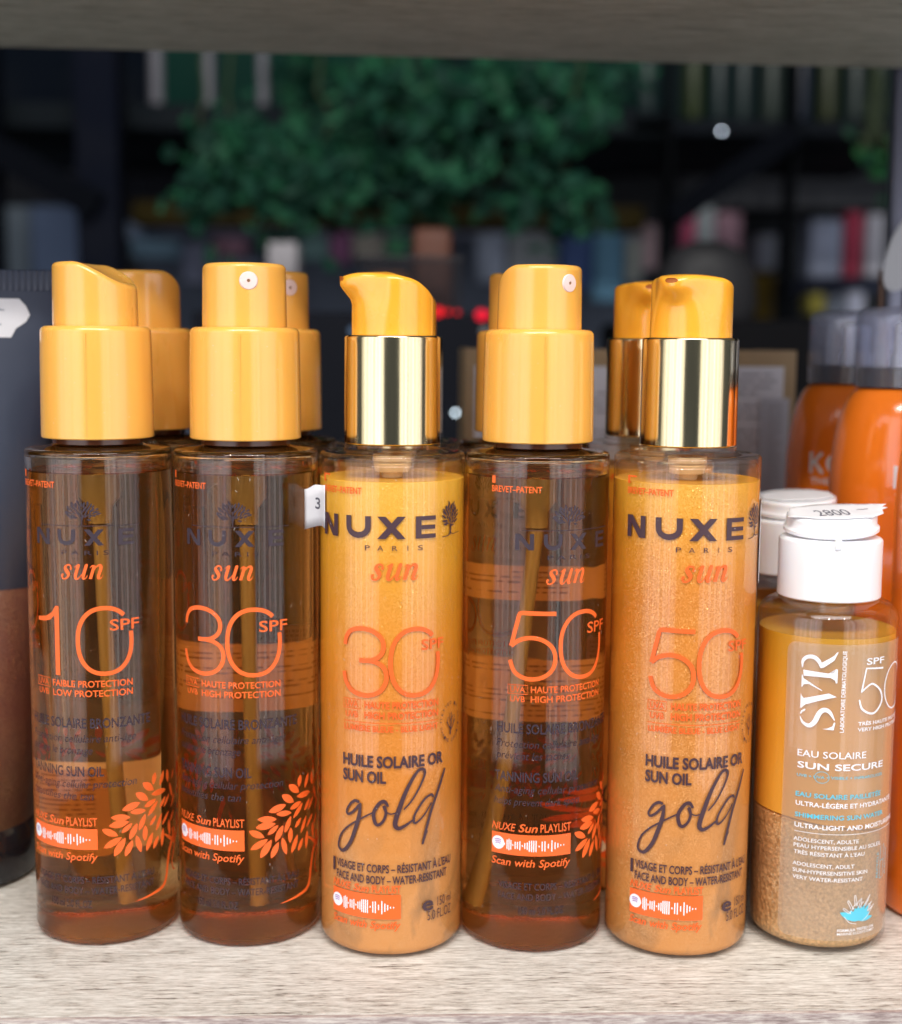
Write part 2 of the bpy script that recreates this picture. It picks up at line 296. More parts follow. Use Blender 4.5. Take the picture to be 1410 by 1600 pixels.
M = dict(
    cap=principled('apricot plastic', (.86, .43, .080, 1), .25, noise=.03, scale=60, bump=.15, stretch=(1, 1, .15), coat=.55, sss=.25),
    pump=principled('mango plastic', (.90, .40, .030, 1), .24, noise=.03, scale=50, coat=.5, sss=.3),
    nozzle=principled('pinkish nozzle plastic', (.82, .62, .58, 1), .4),
    hole=principled('nozzle hole', (.25, .12, .05, 1), .6),
    spout=principled('spout bore shade', (.34, .085, .004, 1), .6),
    gold=principled('polished pale gold', (.72, .61, .37, 1), .13, metal=1, noise=.06, bump=.05, scale=500, stretch=(1, 1, .05)),
    neck=principled('dark brown neck plastic', (.10, .03, .01, 1), .2),
    oil=glass_solid('tanning oil in a clear bottle', (1, 1, 1, 1), 1.46, (.90, .60, .10, 1), 41),
    air=glass_solid('headspace wall', (1, 1, 1, 1), 1.46, None, 0),
    tube=principled('dip tube plastic', (.36, .26, .09, 1), .3),
    rear=principled('rear label paper', (.90, .68, .42, 1), .7),
    rearink=principled('rear label ink', (.40, .22, .10, 1), .7),
    orange=principled('orange ink', (.88, .135, .018, 1), .5),
    orange2=principled('orange ink on gold', (.86, .13, .015, 1), .5),
    plum=principled('plum ink', (.060, .026, .036, 1), .5),
    violet=principled('violet ink', (.036, .022, .034, 1), .5),
    white=principled('white ink', (.86, .86, .90, 1), .5),
    blue=principled('aqua ink', (.10, .55, .72, 1), .5),
    shell=clear_shell('clear bottle wall', (.995, .975, .95, 1)),
    shell2=clear_shell('clear bottle wall, colourless', (.96, .96, .96, 1)),
    plug=principled('frosted pump plug', (.72, .55, .32, 1), .3),
    label=clear_shell('frosted label film', (.80, .80, .80, 1), frost=.19, frostcol=(1, .78, .58, 1)),
    capwhite=principled('white cap plastic', (.84, .85, .88, 1), .3, sss=.1, coat=.2),
    paper=principled('white sticker paper', (.70, .70, .73, 1), .7, noise=.03, scale=200),
    ink=principled('grey stamp ink', (.10, .10, .13, 1), .7),
    tin=principled('orange lacquer', (1, .23, .018, 1), .16, coat=.6),
    blackp=principled('black plastic', (.012, .012, .016, 1), .25),
    dome=clear_shell('clear dome plastic', (.93, .94, .97, 1), 1.5, frost=.10, frostcol=(.72, .76, .95, 1)),  # bluish haze painted in as diffuse to lighten the clear dome
    nozz=principled('white spray nozzle', (.66, .72, .86, 1), .35),
    charcoal=principled('charcoal laminate', (.026, .036, .066, 1), .42, noise=.12, scale=40, bump=.15, stretch=(1, 1, .4)),
    paperback=principled('greyish printed paper', (.66, .67, .74, 1), .8),
    printgrey=principled('grey print', (.30, .31, .36, 1), .8),
    tan=principled('tan cardboard', (.36, .26, .15, 1), .8, noise=.1, scale=80),
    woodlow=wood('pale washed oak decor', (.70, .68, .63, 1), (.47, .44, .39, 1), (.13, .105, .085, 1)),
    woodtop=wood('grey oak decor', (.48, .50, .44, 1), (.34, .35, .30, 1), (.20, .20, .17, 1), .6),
    dust=principled('pale dust', (.78, .74, .68, 1), .8),
    woodedge=wood('pinkish oak edge band', (.60, .55, .50, 1), (.36, .29, .27, 1), (.20, .15, .14, 1)),
    edge=principled('edge band highlight', (.70, .68, .66, 1), .35),
)
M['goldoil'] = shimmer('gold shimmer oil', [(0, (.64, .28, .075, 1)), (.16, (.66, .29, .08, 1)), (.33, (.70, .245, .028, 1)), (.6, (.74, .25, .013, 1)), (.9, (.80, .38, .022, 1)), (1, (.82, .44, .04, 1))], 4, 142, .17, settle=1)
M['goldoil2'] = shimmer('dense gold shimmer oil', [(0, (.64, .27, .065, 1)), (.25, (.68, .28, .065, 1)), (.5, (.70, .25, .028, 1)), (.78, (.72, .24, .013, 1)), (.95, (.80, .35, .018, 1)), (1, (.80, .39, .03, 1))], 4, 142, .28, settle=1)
M['sunwater'] = shimmer('amber sun water', [(0, (.82, .37, .035, 1)), (.6, (.80, .33, .016, 1)), (1, (.58, .28, .014, 1))], 40, 100, .04)
M['copper'] = shimmer('settled copper glitter', [(0, (.66, .38, .16, 1)), (.6, (.60, .345, .16, 1)), (1, (.74, .43, .17, 1))], 2, 42, .55, clump=1.0)
M['brownglitter'] = shimmer('brown glitter gel', [(0, (.07, .022, .012, 1)), (.5, (.15, .052, .042, 1)), (1, (.17, .068, .058, 1))], 15, 102, .30)

# ------------------------------------------------------------------ mesh helpers
def finish(me, sharp=38):
    bm = bmesh.new(); bm.from_mesh(me)
    for f in bm.faces: f.smooth = True
    for e in bm.edges:
        if len(e.link_faces) == 2 and e.calc_face_angle(0) > R(sharp): e.smooth = False
    bm.to_mesh(me); bm.free()

def obj(name, verts, faces, material, parent=None, sharp=38, recalc=True, **props):
    me = bpy.data.meshes.new(name)
    me.from_pydata([Vector(v)*S for v in verts], [], faces); me.update()
    if recalc:
        bm = bmesh.new(); bm.from_mesh(me); bmesh.ops.recalc_face_normals(bm, faces=bm.faces); bm.to_mesh(me); bm.free()
    finish(me, sharp)
    me.materials.append(M[material] if isinstance(material, str) else material)
    o = bpy.data.objects.new(name, me); COL.objects.link(o)
    if parent: o.parent = parent
    for k, v in props.items(): o[k] = v
    return o

def thing(name, label, cat, loc=(0, 0, 0), rz=0, group=None):
    o = bpy.data.objects.new(name, None); COL.objects.link(o)
    o.empty_display_size = .01
    o.location = Vector(loc)*S; o.rotation_euler = (0, 0, rz)
    o['label'] = label; o['category'] = cat
    if group: o['group'] = group
    return o

def tag(o, label, cat, group=None):
    o['label'] = label; o['category'] = cat
    if group: o['group'] = group
    return o

def arc(cx, cz, r, a0, a1, n=6):
    return [(cx+r*math.cos(R(a0+(a1-a0)*i/n)), cz+r*math.sin(R(a0+(a1-a0)*i/n))) for i in range(n+1)]

def lathe(prof, n=96, cx=0, cy=0):
    """prof: (r, z) from bottom to top; r == 0 closes to a point"""
    vs, fs, rings = [], [], []
    for r, z in prof:
        if r < 1e-6: rings.append([len(vs)]); vs.append((cx, cy, z))
        else:
            rings.append(list(range(len(vs), len(vs)+n)))
            vs += [(cx+r*math.cos(2*math.pi*i/n), cy+r*math.sin(2*math.pi*i/n), z) for i in range(n)]
    for a, b in zip(rings, rings[1:]):
        for i in range(n):
            j = (i+1) % n
            if len(a) == 1 and len(b) == 1: continue
            if len(a) == 1: fs.append((a[0], b[j], b[i]))
            elif len(b) == 1: fs.append((a[i], a[j], b[0]))
            else: fs.append((a[i], a[j], b[j], b[i]))
    return vs, fs

def box(x0, x1, y0, y1, z0, z1):
    v = [(x, y, z) for z in (z0, z1) for y in (y0, y1) for x in (x0, x1)]
    return v, [(0, 2, 3, 1), (4, 5, 7, 6), (0, 1, 5, 4), (2, 6, 7, 3), (0, 4, 6, 2), (1, 3, 7, 5)]

def rbox(x0, x1, y0, y1, z0, z1, r=2, seg=2):
    """box with rounded edges"""
    bm = bmesh.new()
    vs, fs = box(x0, x1, y0, y1, z0, z1)
    bv = [bm.verts.new(v) for v in vs]
    for f in fs: bm.faces.new([bv[i] for i in f])
    bmesh.ops.bevel(bm, geom=bm.edges[:], offset=r, segments=seg, affect='EDGES', profile=.5)
    bm.verts.index_update()
    v = [tuple(x.co) for x in bm.verts]; f = [tuple(x.index for x in fc.verts) for fc in bm.faces]
    bm.free(); return v, f

def join(*parts):
    vs, fs = [], []
    for v, f in parts:
        k = len(vs); vs += list(v); fs += [tuple(i+k for i in q) for q in f]
    return vs, fs

def tube(pts, r, n=12, cap=True):
    vs, fs = [], []
    pts = [Vector(p) for p in pts]
    rr = r if isinstance(r, (list, tuple)) else [r]*len(pts)
    for k, p in enumerate(pts):
        t = (pts[min(k+1, len(pts)-1)]-pts[max(k-1, 0)]).normalized()
        a = t.orthogonal().normalized(); b = t.cross(a)
        if k and (Vector(prev).dot(a) < .99):
            a = (prev - t*prev.dot(t)).normalized(); b = t.cross(a)
        prev = a
        vs += [tuple(p+(a*math.cos(2*math.pi*i/n)+b*math.sin(2*math.pi*i/n))*rr[k]) for i in range(n)]
    for k in range(len(pts)-1):
        for i in range(n):
            j = (i+1) % n; fs.append((k*n+i, k*n+j, (k+1)*n+j, (k+1)*n+i))
    if cap: fs.append(tuple(range(n))[::-1]); fs.append(tuple((len(pts)-1)*n+i for i in range(n)))
    return vs, fs

# ------------------------------------------------------------------ flat print wrapped on round bottles
# 2-D artwork = (verts [(s, z, lift)], faces); s is the arc length round the bottle, both in mm
def spline(pts, n=6):
    out = []
    P = [pts[0]]+list(pts)+[pts[-1]]
    for i in range(1, len(P)-2):
        p0, p1, p2, p3 = P[i-1], P[i], P[i+1], P[i+2]
        for k in range(n):
            t = k/n
            out.append(tuple(.5*((2*b)+(-a+c)*t+(2*a-5*b+4*c-d)*t*t+(-a+3*b-3*c+d)*t**3) for a, b, c, d in zip(p0, p1, p2, p3)))
    out.append(tuple(P[-2])); return out

LIFT = [0.0]
def stroke(pts, w=None, smooth=True, closed=False, caps=True, n=6):
    pts = [tuple(p) if len(p) == 3 else (p[0], p[1], w) for p in pts]
    if smooth and len(pts) > 2: pts = spline(pts, n)
    LIFT[0] = (LIFT[0]+.004) % .06
    L = LIFT[0]; vs, fs = [], []
    m = len(pts)
    for i, (x, y, ww) in enumerate(pts):
        a = pts[i-1] if (i or closed) else pts[i]; b = pts[(i+1) % m] if (i < m-1 or closed) else pts[i]
        if closed and i == 0: a = pts[-2]
        if closed and i == m-1: b = pts[1]
        dx, dy = b[0]-a[0], b[1]-a[1]; l = math.hypot(dx, dy) or 1
        nx, ny = -dy/l*ww/2, dx/l*ww/2
        vs += [(x+nx, y+ny, L), (x-nx, y-ny, L)]
    for i in range(m-1): fs.append((2*i, 2*i+1, 2*i+3, 2*i+2))
    if caps and not closed:
        for (x, y, ww), sgn, q in ((pts[0], -1, pts[1]), (pts[-1], 1, pts[-2])):
            ang = math.atan2(y-q[1], x-q[0]); k = len(vs)
            vs += [(x+ww/2*math.cos(ang-math.pi/2+math.pi*j/6), y+ww/2*math.sin(ang-math.pi/2+math.pi*j/6), L) for j in range(7)]
            fs.append(tuple(range(k, k+7)))
    return vs, fs

def poly(pts, lift=.02):
    return [(x, y, lift) for x, y in pts], [tuple(range(len(pts)))]

def ring(cx, cy, rx, ry, w, a0=0, a1=360, n=40, taper=False):
    return stroke([(cx+rx*math.cos(R(a0+(a1-a0)*i/n)), cy+ry*math.sin(R(a0+(a1-a0)*i/n))) for i in range(n+1)], w, smooth=False, closed=(a1-a0 == 360))

def disc(cx, cy, rx, ry=None, n=20, lift=.02):
    ry = ry or rx
    return poly([(cx+rx*math.cos(2*math.pi*i/n), cy+ry*math.sin(2*math.pi*i/n)) for i in range(n)], lift)

def leaf(x0, y0, x1, y1, w, lift=.02):
    dx, dy = x1-x0, y1-y0; l = math.hypot(dx, dy) or 1; nx, ny = -dy/l, dx/l
    P = []
    prof = [(0, 0), (.12, .5), (.3, .9), (.5, 1), (.7, .85), (.88, .45), (1, 0)]
    for t, h in prof: P.append((x0+dx*t+nx*h*w/2, y0+dy*t+ny*h*w/2))
    for t, h in prof[-2:0:-1]: P.append((x0+dx*t-nx*h*w/2, y0+dy*t-ny*h*w/2))
    return poly(P, lift)

_caph = []
def text(s, s0, s1, z, h, bold=0, italic=0, rot=0, spacing=1.0, lift=.02, sc_x=None):
    """one line of type: cap height h, from s0 to s1, baseline z"""
    def raw(body, b=0):
        c = bpy.data.curves.new('t', 'FONT'); c.body = body; c.resolution_u = 3; c.offset = b; c.shear = italic
        c.space_character = spacing
        o = bpy.data.objects.new('t', c); COL.objects.link(o)
        dg = bpy.context.evaluated_depsgraph_get(); dg.update(); e = o.evaluated_get(dg); me = e.to_mesh()
        v = [(p.co.x, p.co.y) for p in me.vertices]; f = [tuple(p.vertices) for p in me.polygons]
        e.to_mesh_clear(); bpy.data.objects.remove(o); bpy.data.curves.remove(c); return v, f
    if not _caph:
        v, _ = raw('H'); _caph.append(max(p[1] for p in v))
    v, f = raw(s, .018*bold)
    x0 = min(p[0] for p in v); x1 = max(p[0] for p in v); k = h/_caph[0]
    kx = (s1-s0)/(x1-x0)
    if rot:   # reads upwards: s0..s1 runs along z, z is the s of the baseline
        return [(z-p[1]*k, s0+(p[0]-x0)*kx, lift) for p in v], f
    return [(s0+(p[0]-x0)*kx, z+p[1]*k, lift) for p in v], f

def wrap(name, art, rad, material, parent, off=.10, step=1.3, shift=0, fn=None, **props):
    """bend 2-D artwork round a cylinder of radius rad (0 = facing the front of the shelf)"""
    vs, fs = join(*art) if isinstance(art, list) else art
    bm = bmesh.new(); bv = [bm.verts.new(v) for v in vs]
    for f in fs:
        try: bm.faces.new([bv[i] for i in f])
        except ValueError: pass
    bmesh.ops.triangulate(bm, faces=bm.faces[:])
    for _ in range(5):
        es = [e for e in bm.edges if abs(e.verts[0].co.x-e.verts[1].co.x) > step]
        if not es: break
        bmesh.ops.subdivide_edges(bm, edges=es, cuts=1); bmesh.ops.triangulate(bm, faces=[f for f in bm.faces if len(f.verts) > 3])
    bm.normal_update()
    for v in bm.verts:
        s, z, l = v.co; s += shift; rr = rad+off+l
        a = s/rad
        v.co = Vector((math.sin(a)*rr, -math.cos(a)*rr, z))*S
    me = bpy.data.meshes.new(name); 
    bm.normal_update()
    flip = [f for f in bm.faces if f.normal.dot(Vector((f.calc_center_median().x, f.calc_center_median().y, 0))) < 0]
    bmesh.ops.reverse_faces(bm, faces=flip)
    for f in bm.faces: f.smooth = False
    bm.to_mesh(me); bm.free()
    me.materials.append(M[material] if isinstance(material, str) else material)
    o = bpy.data.objects.new(name, me); COL.objects.link(o); o.parent = parent
    for k, v in props.items(): o[k] = v
    return o

def patch(s0, s1, z0, z1, r=0, n=5, lift=0):
    """rounded rectangle"""
    if r <= 0: return poly([(s0, z0), (s1, z0), (s1, z1), (s0, z1)], lift)
    P = arc(s1-r, z0+r, r, -90, 0, n)+arc(s1-r, z1-r, r, 0, 90, n)+arc(s0+r, z1-r, r, 90, 180, n)+arc(s0+r, z0+r, r, 180, 270, n)
    return poly(P, lift)

# ------------------------------------------------------------------ shelving unit (setting the bottles stand on)
unit = thing('shelving_unit', 'open shelving unit with pale washed oak boards and thin metal post', 'shelf', (0, 0, 0))
v, f = rbox(-520, 560, 364, 720, -24, 0, .5, 1); obj('shelf_board', v, f, 'woodlow', unit)
v, f = rbox(-520, 560, 362, 363.9, -24.5, .2, .35, 2); obj('edge_band', v, f, 'woodedge', unit)
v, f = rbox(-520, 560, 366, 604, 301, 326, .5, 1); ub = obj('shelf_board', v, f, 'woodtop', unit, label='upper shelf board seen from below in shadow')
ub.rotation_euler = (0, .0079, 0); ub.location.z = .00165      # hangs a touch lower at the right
for x in (211, -500):
    v, f = rbox(x, x+7, 607, 614, -400, 420, .8, 2); obj('post', v, f, principled('blued steel', (.16, .17, .23, 1), .35, metal=.6), unit)
for z in (-12, 313):
    for x in (214, -497):
        v, f = rbox(x-8, x+8, 604.5, 607, z-6, z+6, .4, 1); obj('bracket', v, f, 'blackp', unit)

# ------------------------------------------------------------------ amber spray bottle
def body_prof(Rb=22, zt=151, fil=1.4, top_r=13.5, rise=.6):
    return [(0, .05), (16, .05), (Rb-3, 0)]+arc(Rb-3, 3, 3, -90, 0, 6)[1:]+[(Rb, 30), (Rb, 60), (Rb, 90), (Rb, 120)]+arc(Rb-fil, zt-fil, fil, 0, 78, 5)+[(Rb-2.2, zt+.05), (top_r+1, zt+rise)]

def topped(r, z0, fil, topfn, rfn=None, n=96):
    """round knob with a sculpted top: topfn(u, v) is the height of the top surface"""
    rfn = rfn or (lambda a, t: r)
    vs, fs, rows = [], [], []
    rows.append([(0, -1)])
    plan = [('s', t) for t in (0, .25, .45, .6, .7, .8, .88, .94, 1)]+[('f', a) for a in (18, 36, 54, 72, 90)]+[('i', k) for k in (.9, .78, .64, .5, .36, .22, .1)]
    rings = []
    for kind, q in plan:
        ids = []
        for i in range(n):
            a = 2*math.pi*i/n
            t = q if kind == 's' else 1
            rr = rfn(a, t)
            if kind == 'f': rr = rr-fil*(1-math.cos(R(q)))
            if kind == 'i': rr = (rr-fil)*q
            u, v_ = rr*math.cos(a), rr*math.sin(a)
            rf = rfn(a, 1)
            zt = topfn(u, v_)
            if kind == 's': z = z0+(topfn(rf*math.cos(a), rf*math.sin(a))-fil-z0)*q
            elif kind == 'f': z = zt-fil+fil*math.sin(R(q))
            else: z = zt
            ids.append(len(vs)); vs.append((u, v_, z))
        rings.append(ids)
    c = len(vs); vs.append((0, 0, topfn(0, 0))); b = len(vs); vs.append((0, 0, z0))
    for A, B_ in zip(rings, rings[1:]):
        for i in range(n):
            j = (i+1) % n; fs.append((A[i], A[j], B_[j], B_[i]))
    for i in range(n):
        j = (i+1) % n
        fs.append((rings[-1][i], rings[-1][j], c)); fs.append((rings[0][j], rings[0][i], b))
    return vs, fs

def ss(x):
    x = max(0, min(1, x)); return x*x*(3-2*x)

def spray_top(u, v):
    z = 206.4-5.6*ss((2.5-u)/15.5)
    z -= 1.1*ss((4-u)/5)*max(0, 1-(v/9.5)**2)
    return z

def sun_word(x0, x1, z, xh):
    k = xh
    g = [stroke([(.74, .72, .08), (.62, .96, .10), (.38, 1.0, .13), (.22, .80, .22), (.42, .55, .27), (.60, .30, .24), (.48, .04, .14), (.20, .0, .11), (.04, .22, .10)]),
         disc(.10, .26, .10), disc(.70, .74, .09),
         stroke([(.98, .84, .05), (1.12, .95, .09), (1.22, .97, .10)]), stroke([(1.25, .97, .24), (1.17, .30, .25), (1.24, .04, .18), (1.42, .02, .09), (1.66, .34, .07)]),
         stroke([(1.86, .98, .25), (1.78, .25, .25), (1.84, .03, .17), (1.98, .06, .08), (2.08, .24, .05)]),
         stroke([(2.18, .82, .05), (2.30, .96, .09), (2.42, .97, .1)]), stroke([(2.46, .98, .24), (2.36, 0, .25)], smooth=False, caps=False),
         stroke([(2.43, .45, .06), (2.62, .86, .10), (2.86, .99, .18), (3.00, .78, .25), (2.92, .22, .24), (2.99, .03, .16), (3.14, .06, .08), (3.26, .26, .05)])]
    out = []
    for vs, fs in g:
        out.append(([(x0+(x+.22*y-.05)/3.45*(x1-x0), z+y*k, l) for x, y, l in vs], fs))
    return out

def nuxe(letters, z, h, wt):
    N, U, X, E_ = letters
    out = [stroke([(N[0]+wt/2, z), (N[0]+wt/2, z+h)], wt, caps=False), stroke([(N[1]-wt/2, z), (N[1]-wt/2, z+h)], wt, caps=False),
           poly([(N[0], z+h), (N[0]+wt*1.25, z+h), (N[1], z), (N[1]-wt*1.25, z)], .03)]
    ux0, ux1 = U; r = (ux1-ux0)/2-wt/2; cx = (ux0+ux1)/2
    out.append(stroke([(ux0+wt/2, z+h, wt), (ux0+wt/2, z+r*.9+wt/2, wt)]+[(cx-r*math.cos(R(a)), z+r*.8+wt/2-r*.8*math.sin(R(a)), wt) for a in (15, 40, 65, 90, 115, 140, 165)]+[(ux1-wt/2, z+r*.9+wt/2, wt), (ux1-wt/2, z+h, wt)], smooth=False, caps=False))
    q = wt*.68
    out += [poly([(X[0], z+h), (X[0]+2*q, z+h), (X[1], z), (X[1]-2*q, z)], .01), poly([(X[0], z), (X[0]+2*q, z), (X[1], z+h), (X[1]-2*q, z+h)], .035)]
    t = h*.19
    out += [patch(E_[0], E_[0]+wt, z, z+h), patch(E_[0]+wt, E_[1], z, z+t, lift=.01), patch(E_[0]+wt, E_[1]-.2, z+h/2-t/2, z+h/2+t/2, lift=.01), patch(E_[0]+wt, E_[1], z+h-t, z+h, lift=.01)]
    return out

def small_tree(cx, z0, rx, ry, zc, lean=0, dens=58, lw=.42, ll=1.35):
    rnd = random.Random(3); out = []
    for i in range(dens):
        t = math.sqrt((i+.5)/dens); a = i*2.39996
        x, y = cx+lean+rx*t*math.cos(a), zc+ry*t*math.sin(a)
        if y < zc-ry*.9: continue
        ang = math.atan2(y-(zc-ry*.9), x-cx-lean*.5)+rnd.uniform(-.35, .35); L = ll*rnd.uniform(.75, 1.1)
        out.append(leaf(x, y, x+L*math.cos(ang), y+L*math.sin(ang), lw, lift=.01+.001*(i % 9)))
    for dx in (-.5, 0, .55): out.append(stroke([(cx, z0+.2, .3), (cx+dx*.4+lean*.3, (z0+zc)/2, .22), (cx+dx*rx*.6+lean, zc, .10)]))
    return out

def big_numbers(kind, x, z, kx, kz, w):
    """x: left edge of the first digit; both digits 13.5/16 wide, 21 high at kx=kz=1"""
    def T(pts): return [(x+a*kx, z+b*kz) for a, b in pts]
    out = []
    if kind == '3':
        out.append(stroke(T([(.7, 15.3), (1.2, 17.6), (3, 19.7), (6.5, 20.5), (10.2, 19.9), (12.8, 18), (13.6, 15.6), (12.9, 13.2), (10.8, 11.6), (8.3, 11.1), (5.8, 11.05)]), w, caps=False))
        out.append(stroke(T([(8.6, 11.1), (11.2, 10.7), (13.4, 9.4), (14.4, 7.3), (14.2, 4.6), (12.4, 2.1), (9.4, .8), (6, .8), (3, 1.9), (1, 4.2), (.2, 7.2)]), w, caps=False))
    if kind == '5':
        out.append(stroke(T([(14.2, 20.4), (4.1, 20.6), (3.5, 20.4), (3.2, 19.8), (.9, 10.5)]), w, smooth=False, caps=False))
        out.append(stroke(T([(.9, 10.5), (3.2, 12.3), (6.6, 13.2), (10.1, 12.6), (12.9, 10.6), (14.1, 7.6), (13.6, 4.3), (11.4, 1.9), (8, .8), (4.6, 1.2), (1.9, 3), (.6, 6.3)]), w, caps=False))
    if kind == '1':
        out.append(poly(T([(1.3, 15.9), (1.3, 17.1), (5, 17.6), (7.3, 18.9), (8.6, 20.9), (9.8, 20.9), (9.8, 0), (8.2, 0), (8.2, 18.0), (6.6, 16.6), (4.4, 16.0)])))
    cx, rx, ry = x+(23.6)*kx, 7.9*kx, 9.9*kz
    pts = []
    for i in range(45):
        a = R(47+(372-47)*i/44); c_, s_ = math.cos(a), math.sin(a)
        pts.append((cx+rx*math.copysign(abs(c_)**.88, c_), z+10.6*kz+ry*math.copysign(abs(s_)**.88, s_)))
    out.append(stroke(pts, w, smooth=False, caps=False))
    return out

WAVE = [(188, 20), (205, 80), (217, 95), (229, 80), (241, 15), (256, 60), (270, 60), (285, 75), (300, 15), (315, 50), (330, 62), (343, 90), (356, 95), (369, 95), (383, 95), (402, 15), (420, 80), (437, 85), (458, 40), (480, 95), (500, 60), (518, 40), (537, 15), (557, 12)]
def code_strip(parent, rad, s0, s1, z0, z1, shift, ink, ofs):
    wrap('playlist_panel', patch(s0, s1, z0, z1), rad, ink, parent, off=ofs, shift=shift)
    k = (s1-s0)/505; cz = (z0+z1)/2; kz = (z1-z0)/172
    art = [disc(s0+45*k, cz+.1, 2.05, 2.05, 24, 0)]
    for x, h in WAVE: art.append(patch(s0+(x-100)*k-.17, s0+(x-100)*k+.17, cz-.1-h*kz*.5, cz-.1+h*kz*.5, .16, 3))
    wrap('playlist_mark', art, rad, 'white', parent, off=ofs+.05, shift=shift)
    wrap('playlist_mark_waves', [ring(s0+45*k, cz-2.3+q, 2.1-.25*j, 2.2, .22, 62, 118, 8) for j, q in enumerate((1.3, .75, .2))], rad, M['vw'], parent, off=ofs+.1, shift=shift)
M['vw'] = principled('violet waves', (.35, .12, .45, 1), .5)

def amber_print(body, kind, shift):
    W = lambda name, art, m, **k: wrap(name, art, 22, m, body, shift=shift, **k)
    W('patent_mark', [patch(-25.4, -24.2, 142.7, 144.9), text('BREVET–PATENT', -25.4, -9.9, 140.2, 1.8, 1)], 'orange')
    W('tree_emblem', small_tree(-1.6, 129.3, 4.4, 2.4, 133.3, 0, 50, .58, 1.5)+[stroke([(-15.5, 129.2), (15.4, 129.2)], .2)], 'violet')
    W('brand_lettering', nuxe([(-17.6, -12), (-9.2, -3.6), (-1.1, 4.7), (8.8, 13.6)], 123.4, 4.8, 1.25)+[text('P A R I S', -8, 6, 120.6, 1.3)], 'violet')
    W('sun_lettering', sun_word(-8.3, 4.9, 113.5, 4.1), 'orange')
    W('spf_number', big_numbers(kind, -19.3, 84.2, 1, 1, 1.3), 'orange')
    W('spf_lettering', [text('SPF', 5.8, 14.7, 97.9, 3.2, .6)], 'orange')
    a, b = {'1': ('FAIBLE PROTECTION', 'LOW PROTECTION')}.get(kind, ('HAUTE PROTECTION', 'HIGH PROTECTION'))
    W('protection_lettering', [stroke([(-19.2, 80.4), (-19.2, 83.1), (-13.3, 83.1), (-13.3, 80.4), (-19.2, 80.4)], .22, smooth=False),
                                text('UVA', -18.5, -14, 80.9, 1.75, .6), text('UVB', -18.5, -14, 78.0, 1.75, .6),
                                text(a, -12.3, 12.3, 80.9, 1.9, 1), text(b, -12.3, 12.3, 78.0, 1.9, 1)], 'orange')
    t2, t3 = ('prévient les taches', 'helps prevent dark spots') if kind == '5' else ('sublime le bronzage', 'beautifies the tan')
    W('description_lettering', [text('HUILE SOLAIRE BRONZANTE', -22.6, 18, 68.4, 2.9, 1), text('Protection cellulaire anti-âge', -22.8, 13, 64, 2.3, 0, .25),
                                text(t2, -22.8, 0, 60.4, 2.3, 0, .25), text('TANNING SUN OIL', -23.2, 3.2, 53.6, 2.9, 1),
                                text('Anti-aging cellular protection', -23.3, 13, 50, 2.3, 0, .25), text(t3, -23.3, 0 if kind != '5' else 4, 46.3, 2.3, 0, .25)], 'violet')
    W('playlist_lettering', [text('NUXE', -24, -16.2, 38.2, 2.3, .6, .25), text('Sun', -15.4, -9.6, 38.2, 2.4, 1, .25), text('PLAYLIST', -8.8, .9, 38.2, 2.5, .8),
                             text('Scan with Spotify', -24, .9, 27.4, 2.3, .6, .2)], 'orange')
    code_strip(body, 22, -24, .9, 30.8, 37.3, shift, 'orange', .10)
    W('leaf_print', [leaf(*q, lift=.004*(k % 7)) for k, q in enumerate(LEAVES)]
      + [leaf(60-q[0]-.8, q[1]+.6, 60-q[2]-.8, q[3]-.4, q[4], lift=.004*(k % 7)) for k, q in enumerate(LEAVES) if q[0] < 27 and q[2] < 27]
      + [stroke([(28.9, 31, 1.9), (28.6, 28.6, 1.9), (26.3, 25.9, 1.4), (24.8, 21.2, 1.3), (24.1, 17.8, 1.25), (22.5, 15.1, 1.2), (17.8, 13.9, .8), (12, 13.1, .2)]),
         stroke([(23.5, 31.2, .5), (26.1, 29.4, 1.1), (28.9, 27.5, 1.4)]), stroke([(30.5, 28, 1), (29.2, 24.6, .8), (27.6, 21.1, .7), (28.5, 18.4, .5), (30.2, 17.9, .3)]),
         stroke([(36, 32, .5), (32.5, 29.4, 1.1), (29.5, 27.5, 1.4)])], 'orange')
    W('usage_lettering', [text('VISAGE ET CORPS – RÉSISTANT À L\'EAU', -21.5, 18.5, 20.2, 2.1, .6), text('FACE AND BODY – WATER-RESISTANT', -21.5, 18.5, 16.9, 2.1, .6),
                          text('150 ml 5.0 FL.OZ', -15, -1.2, 12.6, 2.3, .4)], 'violet')

def rear_label(parent, a0, a1, z0, z1, seed, solid=False):
    """paper label on the far side, seen through the oil; a0..a1 in mm round from the back"""
    wrap('rear_label', patch(a0, a1, z0, z1, 1.2), 22, 'rear', parent, off=.12, shift=math.pi*22)
    rnd = random.Random(seed); art = []
    z = z1-2.4
    while z > z0+1.5:
        x = a0+2
        while x < a1-3:
            l = rnd.uniform(.4, 1.7); x2 = min(x+l, a1-2); dz = rnd.uniform(0, .3)
            art.append(patch(x, x2, z+dz, z+.7)); x = x2+rnd.uniform(.3, .6)
            if rnd.random() < .03: break
        z -= 1.6
    wrap('rear_label_print', art, 22, 'rearink', parent, off=.06, shift=math.pi*22, kind='stuff')

